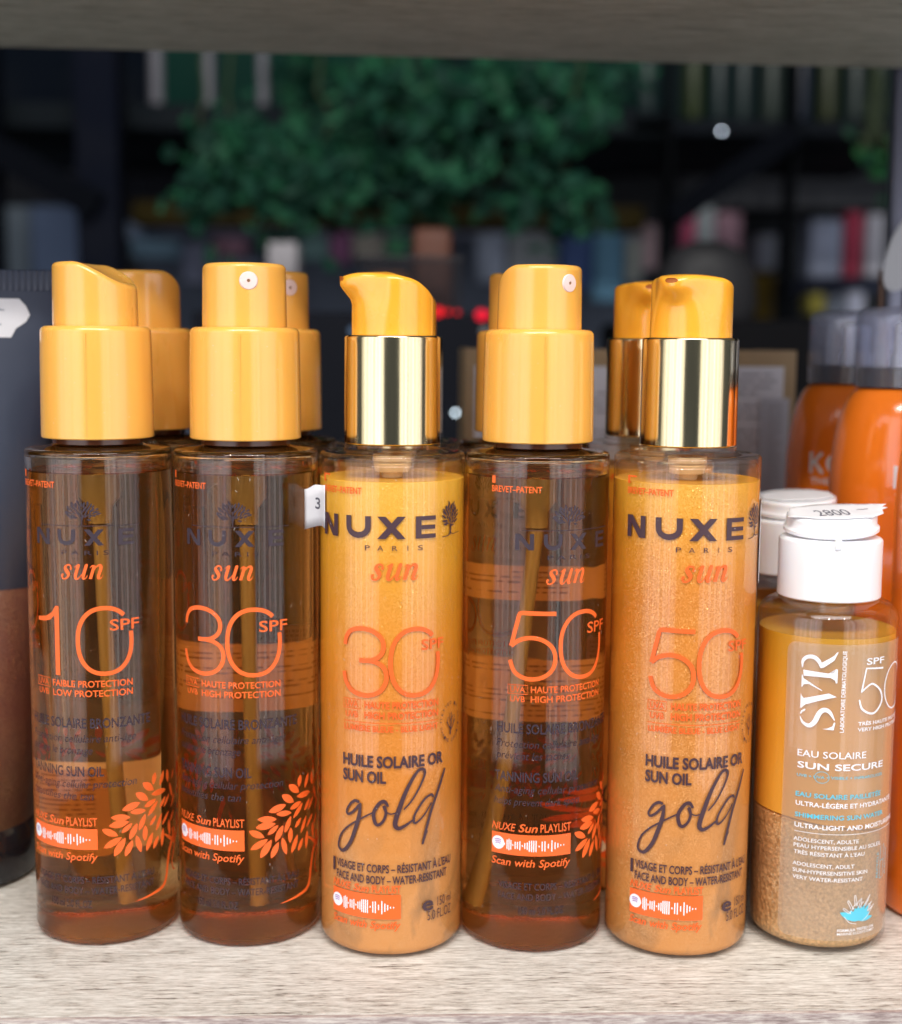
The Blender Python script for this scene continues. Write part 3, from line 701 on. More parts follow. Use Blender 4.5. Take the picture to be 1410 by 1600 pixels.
def nozzle_on(parent, r, z, name='nozzle'):
    """pinkish insert on the +x side of the actuator"""
    vs, fs = lathe([(0, -1), (2.75, -1), (2.75, .0), (2.45, .35), (.55, .5), (.45, .2), (0, .2)], 40)
    o = obj(name, [(r-.08+zz, x, z+y) for x, y, zz in vs], fs, 'nozzle', parent)
    vs, fs = lathe([(0, 0), (.42, 0), (.42, .12), (0, .12)], 16)
    obj('spray_hole', [(r+.16+zz, x, z+y) for x, y, zz in vs], fs, 'hole', o)
    vs, fs = lathe([(2.75, -.5), (3.15, -.5), (3.15, .02), (2.75, .02), (2.75, -.5)], 40)
    return o

def amber_bottle(kind, label, x, y, shift, noz, group, rear=()):
    t = thing('sun_oil_bottle', label, 'spray bottle', (x, y, 0), 0, group)
    v, f = lathe(body_prof()+[(13, 152.2), (0, 152.2)]); b = obj('body', v, f, 'oil', t)
    v, f = lathe([(0, 144)]+[(19.4, 144), (20.2, 144.5)]+arc(19, 148.2, 1.2, 0, 90, 4)+[(0, 149.4)])
    o = obj('headspace', v, f, 'air', b)
    o.data.flip_normals()
    v, f = lathe([(12.6, 152.3), (13.6, 152.3), (13.6, 154), (12.6, 154.6), (0, 154.6)]); obj('neck', v, f, 'neck', t)
    v, f = tube([(0, 0, 143.5), (0, 0, 136), (0, 0, 133), (0, 0, 128)], [4.2, 4.2, 2.6, 2.4], 20); obj('pump_housing', v, f, 'tube', b)
    lean = .6 if kind == '3' else (-9 if kind == '5' else 1.5)
    v, f = tube([(0, 0, 127.5), (lean*.25, 1, 95), (lean*.6, 4, 50), (lean, 9, 6)], 1.6, 16); obj('dip_tube', v, f, 'tube', b)
    v, f = lathe([(0, 156.5), (14.6, 156.5), (14.7, 154.1), (16.6, 154), (16.85, 154.3), (16.8, 165), (16.65, 178)]+arc(16.45-1.8, 185.7, 1.8, 0, 90, 6)+[(13.1, 187.5), (12.95, 187.2), (12.9, 186.5), (0, 186.5)])
    obj('cap_skirt', v, f, 'cap', t)
    v, f = box(.2, .5, -16.86, -16.2, 154.6, 185.2); obj('mould_seam', v, f, 'cap', t)
    v, f = topped(12.7, 186.6, 1.5, spray_top, rfn=lambda a, q: 12.75-.25*q)
    a = obj('actuator', v, f, 'cap', t); a.rotation_euler = (0, 0, R(noz))
    nozzle_on(a, 12.5, 201)
    for q in rear: rear_label(b, *q)
    amber_print(b, kind, shift)
    return t

def dup(o, parent=None):
    c = o.copy(); COL.objects.link(c)
    if parent: c.parent = parent
    for ch in o.children: dup(ch, c)
    return c

G1 = 'amber sun oil spray bottles'
# nozzle direction: -90 is straight at the front of the shelf
b1 = amber_bottle('1', 'amber oil spray bottle marked SPF 10, leftmost in the front row', -93, 430.1, 1, 168, G1, [(4, 36, 18, 47, 5)])
b2 = amber_bottle('3', 'amber oil spray bottle marked SPF 30, second from left in the front row', -47.8, 428.3, 0, -78, G1, [(-30, 31, 66, 87, 9)])
b4 = amber_bottle('5', 'amber oil spray bottle marked SPF 50, between the two gold pump bottles', 41.3, 422.9, 9.3, -52, G1, [(-30, 30, 64, 84, 11), (-8, 26, 103, 114, 12)])
for src, x, y, noz, lab in ((b1, -87.5, 477, -125, 'amber oil spray bottle directly behind the SPF 10 bottle, cap half hidden'),
                            (b2, -44.2, 475.5, -55, 'amber oil spray bottle behind the SPF 30 spray, nozzle peeping out at its right'),
                            (b4, 41.5, 470, 130, 'amber oil spray bottle behind the SPF 50 spray, its cap edge showing at left')):
    c = dup(src); c.location = Vector((x, y, 0))*S; c['label'] = lab; c.rotation_euler = (0, 0, R(110))
    for ch in c.children:
        if ch.name.startswith('actuator'): ch.rotation_euler = (0, 0, R(noz-110))

# ------------------------------------------------------------------ gold pump bottle
def pump_top(u, v):
    z = 204.1-.05*max(0, u-2.8)-.035*max(0, u-10)**2-3.3*(max(0, 2.8-u)/8)**1.35
    return z-.012*v*v*ss((u+6)/10)

def pump_r(a, t):
    a = (a+math.pi) % (2*math.pi)-math.pi
    r = 12.2
    beak = math.exp(-(a/.40)**2)
    flank = math.exp(-((abs(a)-.85)/.30)**2)
    r += 3.9*beak*ss((t-.60)/.38)
    r -= .9*flank*ss((t-.25)/.6)
    return r

GOLD_LOGO = (20.7, 70.8)
def circ_text(s, cx, cz, r, a0, a1, h):
    out = []
    for i, ch in enumerate(s):
        if ch == ' ': continue
        a = R(a0+(a1-a0)*i/max(1, len(s)-1)); vs, fs = text(ch, -h*.38, h*.38, 0, h)
        out.append(([(cx+(r+y)*math.cos(a)*.78+x*math.sin(a), cz+(r+y)*math.sin(a)-x*math.cos(a), l) for x, y, l in vs], fs))
    return out

def gold_print(body, kind, shift):
    W = lambda name, art, m, **k: wrap(name, art, 22, m, body, shift=shift, off=.12, **k)
    W('patent_mark', [patch(-24.6, -23.6, 142.8, 145.2), patch(-23.5, -21, 144.7, 145.2), text('BREVET–PATENT', -24.6, -8.9, 139.9, 1.8, 1)], 'orange2')
    W('brand_lettering', nuxe([(-24.3, -17.3), (-14, -6.0), (-4.1, 4.1), (7.1, 13.6)], 127.1, 6.5, 1.75)+[text('P', -7.8, -6.3, 123.7, 1.45), text('A', -4.1, -2.4, 123.7, 1.45), text('R', .2, 1.7, 123.7, 1.45), text('I', 4.6, 4.85, 123.7, 1.45), text('S', 7.8, 9.3, 123.7, 1.45)], 'plum')
    W('tree_emblem', small_tree(19.6, 127.3, 3.2, 3.2, 133.0, .2, 46, .62, 1.5)+[stroke([(16.2, 127.0, .2), (18.6, 127.3, .3), (19.6, 128.3, .5), (19.9, 130.5, .45)]), stroke([(19.6, 128.5, .3), (20.6, 127.6, .25), (24.2, 127.9, .15)])], 'plum')
    W('sun_lettering', sun_word(-6, 8.6, 115.2, 4.5), 'orange2')
    W('spf_number', big_numbers(kind, -15.1, 80.1, .95, 1, 1.3), 'orange2')
    W('spf_lettering', [text('SPF', 9.1, 16.8, 94.2, 3, .5)], 'orange2')
    W('protection_lettering', [stroke([(-15, 76.5), (-15, 79.3), (-9.3, 79.3), (-9.3, 76.5), (-15, 76.5)], .22, smooth=False), text('UVA', -14.3, -10, 77, 1.8, .8), text('UVB', -14.3, -10, 73.9, 1.8, .8),
        text('HAUTE PROTECTION', -8, 15, 77, 2.0, 1.4), text('HIGH PROTECTION', -8, 15, 73.9, 2.0, 1.4), patch(-15, 15, 72.5, 72.7), text('LUMIÈRE BLEUE - BLUE LIGHT', -14.8, 15, 70, 1.7, 1)], 'orange2')
    cx, cz = GOLD_LOGO
    W('tested_emblem', circ_text('TESTED IN', cx, cz, 5.4, 165, 50, .95)+circ_text('MARINE CONDITIONS', cx, cz, 6.2, 195, 380, -.95)+[disc(cx-4.6, cz+.6, .22)]
      + [stroke([(cx-.3, cz-3.6, .6), (cx, cz-.8, .4), (cx+.3, cz+2.8, .22)]), stroke([(cx, cz-2.4, .45), (cx+1.4, cz-.6, .3), (cx+1.9, cz+1.8, .2)]), stroke([(cx-.1, cz-2.2, .4), (cx-1.5, cz-.4, .3), (cx-1.5, cz+1.6, .2)]),
         stroke([(cx+.1, cz-.2, .3), (cx-.7, cz+1.6, .2), (cx-.5, cz+2.7, .18)]), stroke([(cx+1.3, cz-.6, .3), (cx+2.3, cz+.2, .2)]), stroke([(cx+.2, cz+.7, .25), (cx+1.1, cz+1.9, .2)]), stroke([(cx-1.4, cz-.6, .25), (cx-2.1, cz+.3, .2)])], 'plum')
    W('description_lettering', [text('HUILE SOLAIRE OR', -15.3, 17, 59.3, 3.3, 1.8), text('SUN OIL', -15.3, -1.4, 54.6, 3.3, 1.8)], 'plum')
    W('gold_lettering', [stroke(q, n=8) for q in GOLD.values()], 'plum', step=.8)
    W('usage_lettering', [patch(-19.8, -18.8, 25.4, 29.6), text('VISAGE ET CORPS – RÉSISTANT À L\'EAU', -18.1, 21, 27.2, 2.4, 1.2), text('FACE AND BODY – WATER-RESISTANT', -18.1, 19, 23.7, 2.4, 1.2)], 'plum')
    W('playlist_lettering', [text('NUXE', -19.7, -12.4, 21.0, 2.1, 1, .25), text('Sun', -11.6, -6.5, 21.0, 2.1, 1, .25), text('PLAYLIST', -5.6, 3.1, 21.0, 2.2, 1), text('Scan with Spotify', -19.7, 3.1, 9.9, 2.2, 1, .2)], 'orange2')
    code_strip(body, 22, -19.7, 3.1, 12.9, 20.4, shift, 'orange2', .12)
    W('volume_lettering', [text('e', 9.8, 13.7, 14.4, 4.4, 1), text('150 ml', 15.2, 21.3, 15.0, 2.8), text('5.0 FL.OZ', 11.6, 21.3, 11.2, 2.9)], 'plum')

def gold_bottle(kind, label, x, y, shift, spout, group, oil):
    t = thing('gold_oil_bottle', label, 'pump bottle', (x, y, 0), 0, group)
    v, f = lathe([(0, .8), (12, .7), (16, .1), (19, 0)]+arc(19, 3, 3, -90, 0, 8)[1:]+[(22, 40), (22, 80), (22, 120)]+arc(20.6, 149.6, 1.4, 0, 80, 6)+[(19.6, 151.05), (18.9, 150.75), (16.2, 151.0), (14.8, 151.6)])
    b = obj('body', v, f, 'shell', t)
    # inner face of the thick wall above the oil
    v, f = lathe([(21.3, 143.6), (21.3, 146.5)]+arc(19.5, 146.9, 1.8, 0, 90, 6)+[(13, 148.8)]); obj('inner_wall', v, f, 'shell', b)
    v, f = lathe([(0, .9), (17, .9)]+arc(18.75, 3.7, 2.9, -80, 0, 6)+[(21.65, 30), (21.65, 60), (21.65, 90), (21.65, 120), (21.65, 143.3), (21.3, 143.4), (20.4, 143.0), (0, 142.9)])
    obj('shimmer_oil', v, f, oil, b)
    v, f = lathe([(3, 143), (3.4, 144.5), (5.2, 144.8), (5.8, 147.5), (5.8, 150), (0, 150)], 40); obj('pump_plug', v, f, 'plug', b)
    v, f = lathe([(0, 151.9), (14.3, 151.9), (14.6, 152.4), (14.6, 153.2), (0, 153.2)]); obj('neck_ring', v, f, 'shell', t)
    v, f = lathe([(0, 156), (13.4, 156), (13.5, 153.5), (14.2, 153.4), (14.45, 153.7), (14.4, 170)]+arc(14.35-.8, 184.6, .8, 0, 90, 5)+[(12.5, 185.4), (12.4, 185.2), (12.35, 184), (0, 184)])
    obj('gold_collar', v, f, 'gold', t)
    v, f = topped(12.2, 184.2, 1.3, pump_top, pump_r)
    a = obj('pump_head', v, f, 'pump', t); a.rotation_euler = (0, 0, R(spout))
    # dark oblong patch on the beak, the bore's shade put into its colour
    n_ = 28; vs = []
    for q, dep in ((1, .05), (.86, .09), (.74, -.02), (.4, -.10)):
        for k in range(n_):
            a_ = 2*math.pi*k/n_; yy, zz = 2.0*q*math.copysign(abs(math.cos(a_))**.7, math.cos(a_)), .72*q*math.sin(a_)
            an = yy/15.8; rr = pump_r(an, .95)+dep+.12*(1-q); vs.append((rr*math.cos(an), rr*math.sin(an), 201.75+zz))
    fs = [(m*n_+k, m*n_+(k+1) % n_, (m+1)*n_+(k+1) % n_, (m+1)*n_+k) for m in range(3) for k in range(n_)]+[tuple(range(3*n_, 4*n_))]
    obj('spout_shade', vs, fs, 'spout', a)
    gold_print(b, kind, shift)
    return t

G2 = 'gold shimmer oil pump bottles'
b3 = gold_bottle('3', 'gold shimmering oil pump bottle marked SPF 30, centre of the front row', -2.9, 419.5, 0, -163, G2, 'goldoil')
b5 = gold_bottle('5', 'gold glittering oil pump bottle marked SPF 50, beside the white-capped bottle', 86.2, 417.2, .8, -124, G2, 'goldoil2')
c = dup(b3); c.location = Vector((-1.0, 466, 0))*S; c['label'] = 'gold oil pump bottle hidden behind the centre SPF 30, only its shoulder showing'
c = dup(b5); c.location = Vector((82.3, 463.5, 0))*S; c['label'] = 'gold oil pump bottle in the second row, just left behind the SPF 50 pump'
for ch in c.children:
    if ch.name.startswith('pump_head'): ch.rotation_euler = (0, 0, R(-100))

# dust specks on the front bottles
for k_, bt in enumerate((b1, b2, b3, b4, b5)):
    rnd = random.Random(40+k_); art = []
    for _ in range(70):
        q = rnd.uniform(.05, .13); s_, z_ = rnd.uniform(-26, 26), rnd.uniform(8, 148)
        art.append(disc(s_, z_, q, q*rnd.uniform(.5, 1.2), 6, .03) if rnd.random() < .8 else stroke([(s_, z_), (s_+rnd.uniform(-.6, .6), z_+rnd.uniform(-.9, .9))], .07, smooth=False))
    bd = [o for o in bt.children if o.name.startswith('body')][0]
    wrap('dust_specks', art, 22, 'dust', bd, off=.2, kind='stuff')
    sk = [o for o in bt.children if o.name.startswith('cap_skirt')]
    if sk:
        art = [disc(rnd.uniform(-20, 20), 156+29*rnd.random(), q, q, 6, 0) for q in [rnd.uniform(.05, .1) for _ in range(18)]]
        wrap('dust_specks', art, 16.9, 'dust', sk[0], off=.02, kind='stuff')
# price stickers on the gold bottles
def sticker_on(parent, name, pts, m, off=.3, **k): return wrap(name, poly(pts, .02), 22, m, parent, off=off, step=.8, **k)
bb3 = [o for o in b3.children if o.name.startswith('body')][0]; bb5 = [o for o in b5.children if o.name.startswith('body')][0]
def flap(parent, name, a_start, length, zprof, m, inner=4, lift=.35, **props):
    """paper sticker: `inner` mm stuck round the bottle ending at angle a_start, then standing off along the tangent"""
    n1, n2, vs, fs = 6, 8, [], []
    cols = []
    sgn = -1 if a_start < 0 else 1
    for i in range(n1+1):
        a = a_start-sgn*(inner/22)*(1-i/n1); rr = 22+lift
        cols.append((math.sin(a)*rr, -math.cos(a)*rr))
    tx, ty = sgn*math.cos(a_start), sgn*math.sin(a_start)
    for i in range(1, n2+1):
        d = length*i/n2; bx, by = cols[n1]; bend = .055*d*d
        cols.append((bx+tx*d+math.sin(a_start)*bend, by+ty*d-math.cos(a_start)*bend))
    n = len(cols)
    for i, (x, y) in enumerate(cols):
        zl, zh = zprof(i/(n-1))
        nx, ny = math.sin(a_start), -math.cos(a_start)
        for k in range(5): vs.append((x, y, zl+(zh-zl)*k/4))
    for i in range(n-1):
        for k in range(4): fs.append((i*5+k, (i+1)*5+k, (i+1)*5+k+1, i*5+k+1))
    o = obj(name, vs, fs, m, parent, recalc=False, **props)
    so = o.modifiers.new('thickness', 'SOLIDIFY'); so.thickness = .00012
    return o
flap(bb3, 'price_sticker', R(-68), 7.4, lambda t: (128.6+1.2*math.sin(t*3)-1.5*t, 141.5-1.5*ss((t-.7)/.3)-.6*t), 'paper', 2.4)
v, f = text('3', 0, 2.6, 0, 3.2, 1)
th = R(-68)
def on_flap(x, y):   # point on the standing flap, x mm outward from the bottle
    bx, by = math.sin(th)*22.35, -math.cos(th)*22.35
    bend = .055*x*x
    return (bx-math.cos(th)*x+math.sin(th)*(bend+.16), by-math.sin(th)*x-math.cos(th)*(bend+.16), y)
obj('sticker_digit', [on_flap(3.6-p[0], 134+p[1]) for p in v], f, 'ink', bb3, recalc=False)
wrap('price_sticker', patch(26.2, 36, 112, 137.5, 2.5), 22, 'paper', bb5, off=.3, label='pale price sticker wrapped on the far right side')

# ------------------------------------------------------------------ white-capped sun water bottle
def water_bottle(label, x, y, stamp):
    t = thing('sun_water_bottle', label, 'bottle', (x, y, 0), 0, 'sun water bottles with white caps')
    v, f = lathe([(0, .8), (13, .7), (16, .1), (18, 0)]+arc(18, 3, 3, -90, 0, 8)[1:]+[(21, 40), (21, 70), (21, 99)]+arc(16, 101.2, 5.0, 0, 75, 10)+[(16.2, 106.7), (14.4, 106.9)])
    b = obj('body', v, f, 'shell2', t)
    v, f = lathe([(20.2, 97.5), (20.2, 100)]+arc(15.8, 101, 4.4, 0, 75, 8)); obj('inner_wall', v, f, 'shell2', b)
    def tilt(vs, z0):
        return [(a, c_, (z if z < z0 else z-.13*a-.05*c_)) for a, c_, z in vs]
    v, f = lathe([(0, 1.6), (15.5, 1.6)]+arc(17.4, 4.6, 3.0, -80, 0, 8)+[(20.4, 15), (20.4, 28), (20.4, 40.5), (19.8, 41), (10, 41), (0, 41)]); obj('settled_glitter', [(a, c_, z-2.4*ss((z-5)/30)) for a, c_, z in tilt(v, 35)], f, 'copper', b)
    v, f = lathe([(0, 41.3), (19.8, 41.3), (20.4, 41.6), (20.4, 55), (20.4, 80), (20.4, 97.5), (19.9, 97.2), (0, 97)]); obj('amber_water', [(a, c_, z-2.4-.13*a-.05*c_ if z < 42 else z) for a, c_, z in v], f, 'sunwater', b)
    wrap('label_film', patch(-18, 27, 5, 96, 3), 21, 'label', b, off=.08)
    W = lambda name, art, m, **k: wrap(name, art, 21, m, b, off=.16, **k)
    W('brand_lettering', [poly(q) for q in SVR_POLY.values()]+[stroke(q) for q in SVR_STROKE.items() and [SVR_STROKE['Rb'], SVR_STROKE['S']]]+[text('LABORATOIRE DERMATOLOGIQUE', 69.6, 94.2, -.35, 1.15, .8, rot=1)], 'white')
    W('spf_number', [stroke(SVR_STROKE['f5'], smooth=False), stroke(SVR_STROKE['f5b']), ring(19.6, 82, 5.9, 7.0, .5), stroke([(25.4, 88), (28.2, 88)], .35), stroke([(26.8, 86.6), (26.8, 89.4)], .35), text('SPF', 6.0, 12.8, 89.9, 1.9, .7)], 'white')
    art = {'w': [], 'b': []}
    for s, s0, s1, z, h, st in SVR_TEXT: art[st[0]].append(text(s, s0, s1, z, h, 1.1 if st.endswith('b') and len(st) == 2 else .3))
    art['b'].append(ring(-6.1, 55.6, 2.1, 1.75, .14))
    W('white_lettering', art['w']+[patch(-13.5, 22, 38.1, 38.25)], 'white')
    W('blue_lettering', art['b'], 'blue')
    rnd = random.Random(5)
    br = []
    for a, L in ((150, 5.2), (128, 5.5), (105, 5.4), (85, 5.0), (66, 6.2), (48, 6.6), (28, 5.6)):
        x0, z0 = 6.9, 10.9; ex, ez = x0+L*1.1*math.cos(R(a)), z0+L*math.sin(R(a))
        br.append(leaf(x0, z0, ex*.8+x0*.2, ez*.8+z0*.2, 1.7)); br.append(leaf(x0+(ex-x0)*.3, z0+(ez-z0)*.3, x0+(ex-x0)*.6+.9, z0+(ez-z0)*.9, .9))
    br += [leaf(7, 11, .8, 13.9, 2.2), leaf(7, 11, 12.6, 11.4, 1.5)]
    W('coral_emblem', br, 'blue')
    wl = []
    for a, L in ((140, 6.2), (118, 7.2), (98, 8), (80, 6.8), (58, 8.6), (42, 7.4), (30, 7.6)):
        x0, z0 = 6.6, 11.2; ex, ez = x0+L*.95*math.cos(R(a)), z0+L*.95*math.sin(R(a)); mx_, mz = x0+(ex-x0)*.6, z0+(ez-z0)*.6
        wl += [stroke([(mx_-.35, mz, .16), (ex-.2, ez-.2, .16), (ex+.2, ez+.1, .16), (mx_+.45, mz-.1, .16)]), stroke([(mx_, mz, .16), (mx_+1.1, mz+1.5, .16), (mx_+1.4, mz+1.4, .16)])]
    W('coral_outline', wl+[stroke([(2.2, 12.5, .16), (4, 10.6, .16), (6.2, 10.0, .16)]), stroke([(8.4, 10.6, .16), (10.8, 12.2, .16), (12.9, 15, .16)])], 'white', )
    W('recycling_mark', [stroke([(15.6, 22.5), (15.6, 32.5), (17.6, 33), (17.6, 22.5), (15.6, 22.5)], .18, smooth=False), stroke([(15.6, 28), (17.6, 28.2)], .18), text('RECYCLE', 23, 31, 14.6, .9, rot=1), text('PLASTIQUE', 23, 31.4, 19.6, .8, rot=1)], 'blue')
    # white flip-top cap
    v, f = lathe([(13.2, 108.5), (13.3, 107.4), (15.2, 107.3), (15.55, 107.7), (15.5, 118)]+arc(14.3, 124.4, 1.2, 0, 90, 5)+[(13.9, 125.7), (0, 125.7)]); cp = obj('cap', v, f, 'capwhite', t)
    v, f = lathe([(0, 126.1), (13.6, 126.1), (14.3, 126.6), (14.3, 127.6), (13.8, 128.1), (13.5, 128.6), (13.5, 130.4)]+arc(12.4, 130.6, 1.1, 0, 90, 4)+[(0, 131.7)])
    # the lid sits a little open towards the right
    v = [(a, c_, z+.045*(a+14)+.085*c_+.5) for a, c_, z in v]
    ld = obj('lid', v, f, 'capwhite', cp)
    v, f = rbox(-3.4, -1.2, -15.75, -14.4, 123.2, 126.4, .5, 2); obj('thumb_notch', v, f, 'capwhite', cp)
    if stamp:
        pts = [(-14.6, -4.5), (-13, 1.5), (-11.5, 6), (-7, 9), (0, 10.5), (8, 9.5), (13.5, 7), (17.8, 3.0), (15.8, 1.4), (17.0, -.6), (15, -1.6), (14, -6), (9, -10.5), (1, -11.5), (-8, -9.5)]
    else: pts = [(-13, -3), (-11, 4), (-3, 9), (7, 8.5), (12, 3), (12, -6), (4, -10), (-7, -9)]
    bm = bmesh.new(); bv = [bm.verts.new((a, c_, 0)) for a, c_ in pts]; bm.faces.new(bv); bmesh.ops.triangulate(bm, faces=bm.faces[:])
    for _ in range(3): bmesh.ops.subdivide_edges(bm, edges=[e for e in bm.edges if e.calc_length() > 2.5], cuts=1); bmesh.ops.triangulate(bm, faces=[q for q in bm.faces if len(q.verts) > 3])
    bm.verts.index_update(); V = [tuple(q.co) for q in bm.verts]; F = [tuple(q.index for q in fc.verts) for fc in bm.faces]; bm.free()
    curl = lambda a, c_: 132.5+.045*(a+14)+.085*c_+.10*max(0, math.hypot(a, c_)-12.2)**1.2*math.sin(3*math.atan2(c_, a)+1)
    st = obj('price_sticker', [(a, c_, curl(a, c_)) for a, c_, _ in V], F, 'paper', ld, recalc=False)
    so = st.modifiers.new('thickness', 'SOLIDIFY'); so.thickness = .00015
    if stamp:
        v, f = text('2800', -5.2, 4.8, -5.5, 3.4, .3)
        obj('price_digits', [(a-.5, c_*2.3+6.0, 132.68+.045*(a+14)+.085*(c_*2.3+6.0)) for a, c_, _ in v], f, 'ink', ld, recalc=False)
        v, f = stroke([(8, 0), (11, .4)], .8); obj('pen_mark', [(a, c_, 132.7+.045*(a+14)+.085*c_) for a, c_, _ in v], f, 'ink', ld, recalc=False)
    return t
w1 = water_bottle('sun water bottle with white flip cap stickered 2800 and copper glitter settled below', 131.5, 419, True)
w2 = water_bottle('sun water bottle with white cap standing behind the one stickered 2800', 133.5, 465.5, False)

# ------------------------------------------------------------------ orange spray cans
def spray_can(label, x, y, rot, text_on=True):
    t = thing('orange_spray_bottle', label, 'spray can', (x, y, 0), 0, 'orange bottles under clear dome caps')
    t.rotation_euler = (0, 0, rot)
    v, f = lathe([(0, 1), (20, 1), (22.5, 0)]+arc(22.5, 3, 3, -90, 0, 5)[1:]+[(25.5, 60), (25.5, 110), (25.5, 128)]+[(15.5+10*math.cos(R(a)), 134+35*math.sin(R(a))-0) for a in (0, 12, 24, 36, 48, 60, 70, 80, 90)]+[(0, 169)])
    b = obj('body', v, f, 'tin', t)
    v, f = lathe([(0, 169.1), (17.6, 169.1), (17.9, 169.5), (17.7, 175.5), (17, 176), (0, 176)]); obj('collar', v, f, 'blackp', t)
    v, f = lathe([(0, 176.1), (6, 176.1), (6, 180), (5, 181.5), (5, 190), (4, 191.5), (0, 191.5)], 40); nz = obj('spray_nozzle', v, f, 'nozz', t)
    v, f = rbox(-7.4, -5.0, -9.8, -7.0, 171, 190.5, .9, 2); obj('actuator_guide', v, f, 'nozz', nz)
    v, f = rbox(-3.2, -1.7, -11.4, -9.2, 176.2, 186.5, .7, 2); obj('actuator_guide', v, f, 'nozz', nz)
    v, f = lathe([(18.0, 169.3), (18.15, 176), (18.1, 184)]+arc(14.6, 193.6, 3.4, 0, 90, 7)+[(0, 197.2)]); obj('dome_cap', v, f, 'dome', t)
    v, f = lathe([(17.2, 176.6), (17.3, 184)]+arc(14.2, 193.2, 2.8, 0, 90, 5)+[(0, 196.2)]); obj('dome_cap_inside', v, f, 'dome', t)
    h, z, w = 7.8, 135.4, 1.3
    K = [stroke([(-24, z), (-24, z+h)], w, caps=False), stroke([(-23.6, z+h*.42), (-19.3, z+h)], w, smooth=False, caps=False), stroke([(-22.4, z+h*.55), (-19, z)], w, smooth=False, caps=False)]
    O = [ring(-13.3, z+h/2, 3.7, h/2-.5, w)]
    def Rr(x0): return [stroke([(x0, z), (x0, z+h)], w, caps=False), stroke([(x0, z+h-.6), (x0+2.4, z+h-.6), (x0+3.9, z+h-2.2), (x0+2.4, z+h*.48), (x0, z+h*.48)], w), stroke([(x0+2.2, z+h*.46), (x0+4.4, z)], w, smooth=False, caps=False)]
    E2 = [stroke([(8, z), (8, z+h)], w, caps=False)]+[stroke([(8, z+q), (12, z+q)], w, caps=False) for q in (.65, h/2, h-.65)]
    Sx = [stroke([(19.6, z+h-1.6), (17.6, z+h-.5), (15.6, z+h-1.8), (16.4, z+h*.55), (19.2, z+h*.4), (19.9, z+1.9), (17.6, z+.5), (15, z+1.6)], w)]
    wrap('brand_lettering', K+O+Rr(-6.2)+Rr(.8)+E2+Sx, 25.5, 'white', b, off=.12)
    wrap('slogan_lettering', [text('THE SCIENCE', -24, 2, 131.3, 2.2, .6)], 25.5, 'white', b, off=.12)
    return t
spray_can('orange spray bottle under a clear dome, rearmost of the three at the right', 177, 541, 0)
spray_can('orange spray bottle under a clear dome, middle one, brand letter K facing front', 178.5, 489, .5)
spray_can('orange spray bottle at the right edge of the photo beside the sun water bottle', 184.5, 437, 1.3)

# ------------------------------------------------------------------ charcoal tube at the left
tb = thing('cosmetic_tube', 'charcoal cosmetic tube standing on a black cap, left of the amber bottles', 'tube', (-156, 474, 0))
def section(z):
    q = max(0, min(1, (z-20)/180.0))
    return 28.2+14.8*q**1.2, 28.2*(1-q**1.7)+.9*q**1.7
def tube_part(z0, z1, steps, grow=0, n=96):
    vs, fs = [], []
    for k in range(steps+1):
        z = z0+(z1-z0)*k/steps; a, b = section(z)
        vs += [((a+grow)*math.cos(2*math.pi*i/n), (b+grow)*math.sin(2*math.pi*i/n), z) for i in range(n)]
    for k in range(steps):
        for i in range(n):
            j = (i+1) % n; fs.append((k*n+i, k*n+j, (k+1)*n+j, (k+1)*n+i))
    return vs, fs
v, f = tube_part(19, 102.2, 14); obj('glitter_window', v, f, 'brownglitter', tb)
v, f = tube_part(101, 199.6, 16, .12); obj('sleeve', v, f, 'charcoal', tb)
# crimped end with fine vertical ribs
vs, fs, nx = [], [], 170
for k, z in enumerate((199.4, 199.8, 206.0, 206.4)):
    for side in (-1, 1):
        for i in range(nx+1):
            x = -43+86*i/nx; d = (.95+(.35*math.sin(i*math.pi/1.5*.75) if k in (1, 2) else 0))*(1 if k < 3 else .6)
            vs.append((x, side*d, z))
m_ = nx+1
for k in range(3):
    for sd in range(2):
        for i in range(nx):
            a = (k*2+sd)*m_+i; b_ = ((k+1)*2+sd)*m_+i; fs.append((a, a+1, b_+1, b_))
for i in range(nx): a = 6*m_+i; fs.append((a, a+1, a+m_+1, a+m_))
obj('crimped_end', vs, fs, 'charcoal', tb)
v, f = lathe([(0, .5), (25, .5), (27, 0), (29, 1.2), (29.6, 4), (29.4, 12), (28.9, 18), (28.3, 19.4), (26, 19.6), (0, 19.6)]); obj('tube_cap', v, f, principled('glossy black cap', (.012, .012, .016, 1), .12, coat=.3), tb)
def on_tube(x, z, lift=.35):
    a, b = section(z); return (x, -b*math.sqrt(max(0, 1-(x/a)**2))-lift, z)
P = [(6, 184), (26.5, 184), (28, 187), (31.2, 189.2), (32.4, 191.5), (31, 194.5), (28.8, 196.8), (6, 197)]
bm = bmesh.new(); bm.faces.new([bm.verts.new((a, c_, 0)) for a, c_ in P]); bmesh.ops.triangulate(bm, faces=bm.faces[:])
for _ in range(3): bmesh.ops.subdivide_edges(bm, edges=[e for e in bm.edges if e.calc_length() > 4], cuts=1); bmesh.ops.triangulate(bm, faces=[q for q in bm.faces if len(q.verts) > 3])
bm.verts.index_update(); V = [on_tube(q.co.x, q.co.y) for q in bm.verts]; F = [tuple(q.index for q in fc.verts) for fc in bm.faces]; bm.free()
st = obj('price_sticker', V, F, 'paper', tb, recalc=False)
sm = [stroke([(13, 193.4, .5), (18, 193.6, 1.0), (24, 193.0, .4)]), stroke([(20, 192, .9), (21.5, 189.8, 1.1), (22, 188, .6)]), stroke([(18, 188.2, .7), (21, 187.8, .9), (23.2, 188.4, .3)]), stroke([(10, 191, .3), (12, 189.5, .5)])]
